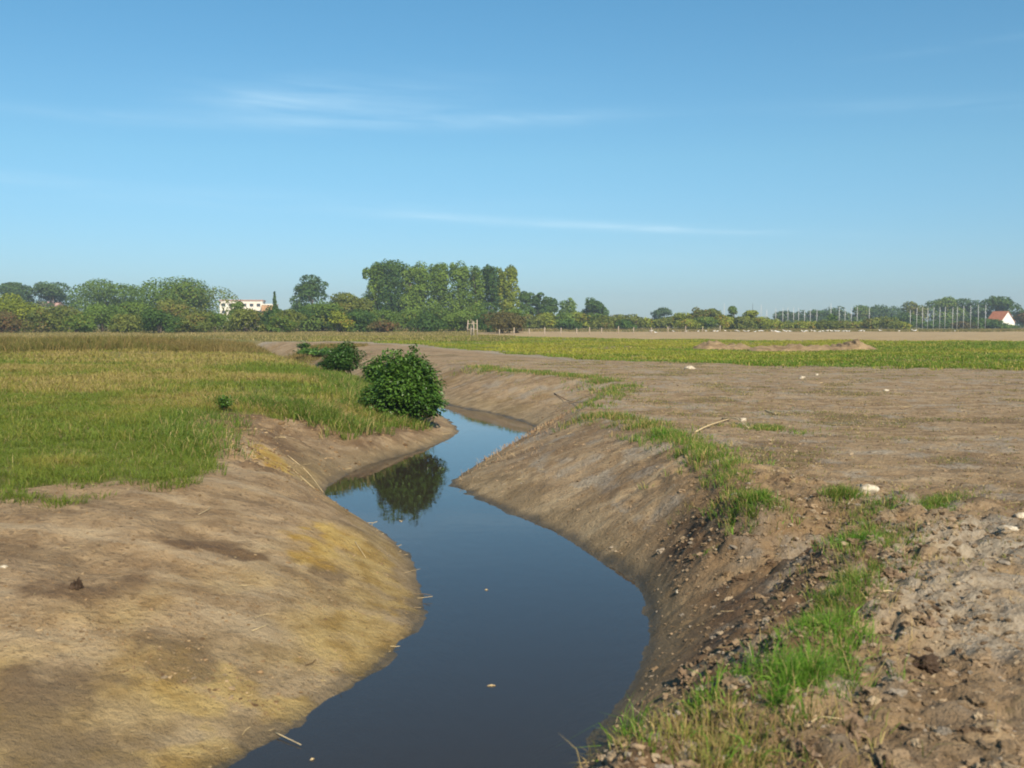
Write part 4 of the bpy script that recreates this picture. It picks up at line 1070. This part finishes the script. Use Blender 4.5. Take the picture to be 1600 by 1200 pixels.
# ------------------------------------------------------------------ dirt mounds
def mound(px, py, wpx, hpx, dep, seed, label, peaks):
    x0, y0 = at(px, py, 0); dist = y0; W_ = wpx / FPX * dist; Hm = hpx / FPX * dist
    nx_, ny_ = 72, 34; u = np.linspace(-1, 1, nx_); v = np.linspace(-1, 1, ny_); U, Vv = np.meshgrid(u, v)
    prof = np.zeros_like(U)
    for c, wd, hh in peaks: prof = np.maximum(prof, hh * np.clip(1.15 - np.abs((U - c) / wd) ** 1.6, 0, 1))
    prof = prof * np.clip(1 - Vv ** 2, 0, 1) ** .8
    nn = fbm(U * 7 + seed, Vv * 3, seed, 4)
    Zm = Hm * prof * (1 + .3 * nn) + .08 * nn * (prof > .05) - .03 * (prof <= 0.02)
    Vx = np.stack([(U * W_ / 2).ravel(), (Vv * dep / 2 + .25 * nn).ravel(), Zm.ravel()], -1)
    id_ = np.arange(nx_ * ny_).reshape(ny_, nx_); F = np.stack([id_[:-1, :-1], id_[:-1, 1:], id_[1:, 1:], id_[1:, :-1]], -1).reshape(-1, 4)
    me = npmesh('dirt_mound', Vx, [F], smooth=True)
    o = link('dirt_mound', me, M_SPOIL, None, (x0, y0 + dep / 2, ground_z(x0, y0) + .02)); tag(o, label, 'dirt mound', 'spoil heaps on the green strip')
M_SPOIL = plain('spoil_heap', (.17, .115, .062), (.30, .215, .12), 2.2, .95, .1, .8, .12)
mound(1138, 546, 96, 11, 3.2, 3, 'pale low dirt mound, leftmost on the green strip', [(-.35, .6, 1.0), (.45, .55, .62)])
mound(1258, 549, 160, 9, 3.0, 5, 'long low heap of lumpy soil between the other two mounds', [(-.6, .4, .8), (-.1, .5, .95), (.45, .55, .85)])
mound(1348, 548, 78, 15, 3.5, 8, 'highest brown dirt mound at the right end of the heaps', [(-.05, .8, .85), (.05, .4, 1.0), (-.5, .45, .6)])

# ------------------------------------------------------------------ fence
fr = empty('post_fence', (0, 0, 0)); tag(fr, 'long fence of thin wooden posts along the far edge of the ploughed field', 'fence')
fpx = [780, 803, 827, 851, 876, 901, 921, 940, 966, 990, 1018, 1044, 1071, 1098, 1125]
pos = [at(p, 526 - 6.5 * ((p - 780) / 345) ** .8, 0) for p in fpx]
pm = None
for i, (x, y) in enumerate(pos):
    if pm is None:
        V, A, B = tube([(0, 0, -.3), (0, 0, .5), (.01, 0, 1.08), (.01, 0, 1.14)], [.07, .068, .065, .03], 8); pm = npmesh('post', V, [A, B], smooth=True)
    o = link('post', pm, M_WOOD, fr, (x, y, 0)); o.rotation_euler = (rng.normal(0, .04), rng.normal(0, .05), rng.uniform(0, 6)); o.scale = (1, 1, rng.uniform(.85, 1.12) * (y / 150) ** .3)
for hz in (.55, .95):
    V, A, B = tube([(x, y - .07, hz) for x, y in pos], [.006] * len(pos), 4); link('wire', npmesh('wire', V, [A, B]), M_WIRE, fr)

# stake frame around a young tree
sx_, sy_ = at(737, 526, 0)
st = empty('stake_frame', (sx_, sy_, 0)); tag(st, 'tall frame of pale wooden stakes standing before the poplars', 'stake frame')
for a, b, hh in [(-.55, -.3, 2.1), (-.1, -.45, 2.2), (.28, -.2, 1.95), (.75, .2, 2.15), (.05, .45, 2.05)]:
    V, A, B = tube([(a, b, -.3), (a * .92, b * .9, 1.0), (a * .85 + .04, b * .8, hh)], [.075, .07, .055], 7); link('stake', npmesh('stake', V, [A, B], smooth=True), M_WOOD, st)
for z_ in (.9, 1.6):
    V, A, B = tube([(-.55, -.3, z_), (.28, -.22, z_ + .1), (.72, .2, z_)], [.04] * 3, 6); link('crossbar', npmesh('crossbar', V, [A, B]), M_WOOD, st)

# ------------------------------------------------------------------ buildings
def prism(pts, y0, y1):
    n = len(pts); V = [(a, y0, b) for a, b in pts] + [(a, y1, b) for a, b in pts]
    return np.array(V), n
D_H = 345.0
hx, hy = at_d(1562, D_H)
hs = empty('farmhouse', (hx, hy, 0), R(-68)); tag(hs, 'white gabled house with orange tiled roof at the right end of the tree line', 'house')
def mesh_py(name, verts, faces, mat, parent, smooth=False):
    me = bpy.data.meshes.new(name); me.from_pydata([tuple(v) for v in verts], [], [tuple(f) for f in faces]); me.update()
    return link(name, me, mat, parent)
# ridge runs along local x; the gable at +x faces the camera's right
gw, gl, eh, rh = 3.1, 6.0, 1.7, 5.7
h0 = h_at(487, D_H)
rh = h0; eh = rh * .36
V = [(-gl / 2, -gw, 0), (gl / 2, -gw, 0), (gl / 2, gw, 0), (-gl / 2, gw, 0), (-gl / 2, -gw, eh), (gl / 2, -gw, eh), (gl / 2, gw, eh), (-gl / 2, gw, eh), (-gl / 2, 0, rh - .15), (gl / 2, 0, rh - .15)]
mesh_py('wall', V, [(0, 1, 5, 4), (2, 3, 7, 6), (1, 2, 6, 9, 5), (3, 0, 4, 8, 7), (0, 3, 2, 1)], M_PALEW, hs)
def roof_slab(s):
    y0, y1 = 0, s * (gw + .35); z0, z1 = rh, eh - .2; t_ = .18; x0, x1 = -gl / 2 - .3, gl / 2 + .12
    V = [(x0, y0, z0), (x1, y0, z0), (x1, y1, z1), (x0, y1, z1), (x0, y0, z0 + t_), (x1, y0, z0 + t_), (x1, y1, z1 + t_), (x0, y1, z1 + t_)]
    F = [(0, 1, 2, 3), (7, 6, 5, 4), (0, 4, 5, 1), (1, 5, 6, 2), (2, 6, 7, 3), (3, 7, 4, 0)]
    if s < 0: F = [f[::-1] for f in F]
    return V, F
va, fa = roof_slab(-1); vb, fb = roof_slab(1)
mesh_py('roof', va + vb, fa + [tuple(i + 8 for i in f) for f in fb], M_ROOF, hs)
# cream apartment block
D_B = 430.0
bx0, _ = at_d(346, D_B); bx1, _ = at_d(410, D_B); hb = h_at(470, D_B)
bl = empty('apartment_block', ((bx0 + bx1) / 2, D_B, 0), R(8)); tag(bl, 'long cream flat-roofed building half hidden behind the left trees', 'building')
Wb = (bx1 - bx0) / math.cos(R(8)); V, F, _ = boxv(0, 6, hb / 2, Wb, 12, hb); link('wall', npmesh('wall', V, [F]), M_BLOCK, bl)
V, F, _ = boxv(0, 6, hb + .22, Wb + .6, 12.6, .44); link('roof', npmesh('roof', V, [F]), M_TRIM, bl)
for fl in range(3):
    for k in range(6):
        V, F, _ = boxv(0, 0, 0, 1.5, .12, 1.2); V2, F2, _ = boxv(0, -.05, -.68, 1.8, .2, .12)
        wdw = link('window', npmesh('window', V, [F]), M_GLASS, bl, (-Wb / 2 + 1.6 + k * (Wb - 3.2) / 5, -.05, hb - 1.8 - fl * 3.0))
        link('sill', npmesh('sill', V2, [F2]), M_PALEW, wdw)
V, F, _ = boxv(0, 5, 4.6, 6.0, 10, 9.6)
an = empty('brick_building', (at_d(421, D_B - 2)[0], D_B - 2, 0), R(8)); tag(an, 'small orange-brown building attached to the right of the cream block', 'building')
link('wall', npmesh('wall', V, [F]), plain('orange_brick', (.42, .24, .12), (.5, .3, .16), 1), an); V, F, _ = boxv(0, 5, 9.65, 6.4, 10.4, .5); link('roof', npmesh('roof', V, [F]), M_BLOCK, an)
bh = empty('low_house', (at_d(72, 400)[0], 400, 0)); tag(bh, 'low beige house showing through the gap between the two bluish left trees', 'house')
V, F, _ = boxv(0, 4, 4.2, 9, 8, 8.4); link('wall', npmesh('wall', V, [F]), M_BLOCK, bh)
mesh_py('roof', [(-4.8, -.4, 8.4), (4.8, -.4, 8.4), (4.8, 8.4, 8.4), (-4.8, 8.4, 8.4), (-4.8, 4, 10.4), (4.8, 4, 10.4)], [(0, 1, 5, 4), (2, 3, 4, 5), (1, 2, 5), (3, 0, 4), (3, 2, 1, 0)], M_TRIM, bh)

# ------------------------------------------------------------------ masts
def mast_mesh(h):
    ts = [tube([(0, 0, -.5), (0, 0, h * .6), (0, 0, h)], [.085, .08, .05], 8)]; return merge(ts)
def masts(lst, dist, group, where):
    for i, (px, yt) in enumerate(lst):
        x, y = at_d(px, dist + rng.uniform(-6, 6)); h = h_at(yt, y)
        r = empty('sailboat_mast', (x, y, 0)); r.rotation_euler = (0, rng.normal(0, .006), 0)
        V, F = mast_mesh(h); link('pole', npmesh('pole', V, F, smooth=True), M_MAST, r)
        V, A, B = tube([(-.5, 0, h * .68), (0, -.05, h * .7), (.5, 0, h * .68)], [.02, .03, .02], 5); link('spreader', npmesh('spreader', V, [A, B]), M_MAST, r)
        tag(r, f'thin pale mast, {ORD[i]} from the left {where}', 'mast', group)
masts([(1131, 474), (1141, 482), (1188, 476), (1197, 484), (1211, 482), (1222, 481), (1230, 480), (1239, 480), (1247, 481), (1256, 485), (1265, 482), (1275, 484), (1297, 474), (1310, 480), (1319, 482), (1329, 480), (1338, 479), (1357, 480)],
      296, 'left group of masts', 'in the group above the low yellow hedge')
masts([(1421, 484), (1431, 481), (1440, 480), (1448, 480), (1457, 480), (1467, 480), (1475, 479), (1487, 480), (1494, 479), (1504, 478), (1515, 477), (1527, 476), (1538, 476)],
      288, 'right group of masts', 'in the group between the trees and the house')
r = empty('antenna_mast', (*at_d(1175, 420), 0)); hA = h_at(474, 420)
V, A, B = tube([(0, 0, 0), (0, 0, hA)], [.12, .06], 6); link('pole', npmesh('pole', V, [A, B]), plain('dark_steel', (.08, .09, .1), (.12, .13, .14), 2), r)
tag(r, 'thin dark antenna standing above the hedge between the two mast groups start', 'antenna'); r['label'] = 'thin dark antenna above the hedge, left of the mast groups'

# ------------------------------------------------------------------ gulls on the ploughed field
def gull_body():
    st_ = [(-.34, .20, .012, .03), (-.24, .205, .035, .04), (-.1, .21, .072, .078), (.04, .215, .082, .088), (.14, .24, .06, .065), (.19, .29, .04, .042), (.215, .335, .042, .04), (.25, .35, .036, .03), (.285, .345, .012, .012)]
    n = 10; V = []; 
    for x, z, ry, rz_ in st_:
        for k in range(n):
            th = 2 * math.pi * k / n; V.append((x, math.cos(th) * ry, z + math.sin(th) * rz_))
    F4 = [(i * n + k, i * n + (k + 1) % n, (i + 1) * n + (k + 1) % n, (i + 1) * n + k) for i in range(len(st_) - 1) for k in range(n)]
    a, b = len(V), len(V) + 1; V += [(-.36, 0, .2), (.29, 0, .343)]
    F3 = [(a, (k + 1) % n, k) for k in range(n)] + [(b, (len(st_) - 1) * n + k, (len(st_) - 1) * n + (k + 1) % n) for k in range(n)]
    return npmesh('gull_body', np.array(V), [F4, F3], smooth=True)
gb = gull_body()
V, A, B = tube([(.28, 0, .343), (.33, 0, .335), (.345, 0, .325)], [.012, .009, .003], 6); gbeak = npmesh('beak', V, [A, B])
def wing_mesh(s):
    V = [(.10, s * .075, .25), (.0, s * .092, .27), (-.16, s * .085, .25), (-.40, s * .02, .21), (-.14, s * .088, .19), (.02, s * .092, .19)]
    V2 = [(a, b + s * .012, c) for a, b, c in V]; n = len(V)
    F = [tuple(range(n)), tuple(range(2 * n - 1, n - 1, -1))] + [(i, (i + 1) % n, n + (i + 1) % n, n + i) for i in range(n)]
    me = bpy.data.meshes.new('wing'); me.from_pydata(V + V2, [], F); me.update(); return me
gwl, gwr = wing_mesh(1), wing_mesh(-1)
V, F = merge([tube([(0, s * .03, .15), (.005, s * .03, .05), (.02, s * .03, 0), (.06, s * .03, .0)], [.008, .006, .006, .004], 5) for s in (1, -1)]); gleg = npmesh('legs', V, F)
gulls = [(1018, 519.5, 1.35), (1024, 521, 1.1), (1052, 519, .9), (1072, 519, .9), (1091, 519, .9), (1103, 518.6, .95), (1116, 519, 1.1), (1121, 519, 1.1), (1133, 518.7, 1.), (1150, 518.2, 1.1), (1153, 520, 1.1), (1163, 519, 1.1), (1169, 519, 1.1), (1180, 520, .9), (1187, 518.6, 1.1), (1191, 518.8, 1.1),
         (1206, 518.6, 1.1), (1211, 518.8, 1.1), (1215, 521.5, 1.5), (1225, 518.5, 1.1), (1229, 519.3, .9), (1234, 519, 1.1), (1253, 519, 1.2), (1257, 520, 1), (1260, 518.5, 1.2), (1268, 518.5, 1.4), (1273, 519.3, 1.1), (1281, 519.5, 1.), (1286, 518.7, 1.), (1293, 518.4, 1.1), (1299, 519, 1.2), (1306, 519.2, 1.1), (1310, 519, 1.1),
         (1318, 518.8, 1.), (1323, 519, 1.2), (1327, 519, 1.), (1345, 518.8, 1.3), (1350, 519, 1.2), (1375, 518.4, 1.1), (1426, 517.6, 1.2), (1430, 519, 1.3), (1405, 518.4, .9), (1492, 518.8, .9)]
def gull(px, py, s_, lab):
    x, y = at(px, py, 0); r = empty('gull', (x, y, ground_z(x, y)), rng.choice([0, math.pi]) + rng.normal(0, .5)); r.scale = (s_,) * 3
    link('body', gb, M_FEATHER, r); link('beak', gbeak, M_BEAK, r); link('wing', gwl, M_WING, r); link('wing', gwr, M_WING, r); link('legs', gleg, M_BEAK, r)
    tag(r, lab, 'gull', 'gulls resting on the ploughed field')
gulls.sort()
for i, (px, py, s_) in enumerate(gulls):
    lab = 'small white gull in the flock on the far edge of the ploughed field'
    if i == 0: lab = 'leftmost white gull on the ploughed field, standing apart from the flock'
    if s_ == 1.5: lab = 'white gull standing nearest, a little in front of the flock'
    if (px, py) == (1430, 519): lab = 'large white gull standing apart, below the right mast group'
    gull(px, py, s_, lab)

# ------------------------------------------------------------------ haze
m, nt = newmat('haze'); q = NT(nt)
vol = q.n('ShaderNodeVolumePrincipled'); vol.inputs['Density'].default_value = .0005; vol.inputs['Color'].default_value = (.80, .88, 1, 1); vol.inputs['Anisotropy'].default_value = .2
q.out(None, vol.outputs[0])
V, F, _ = boxv(0, 461, 13.5, 1300, 990, 33.0)
hz = link('haze', npmesh('haze', V, [F]), m); tag(hz, kind='stuff', label='thin pale air haze')
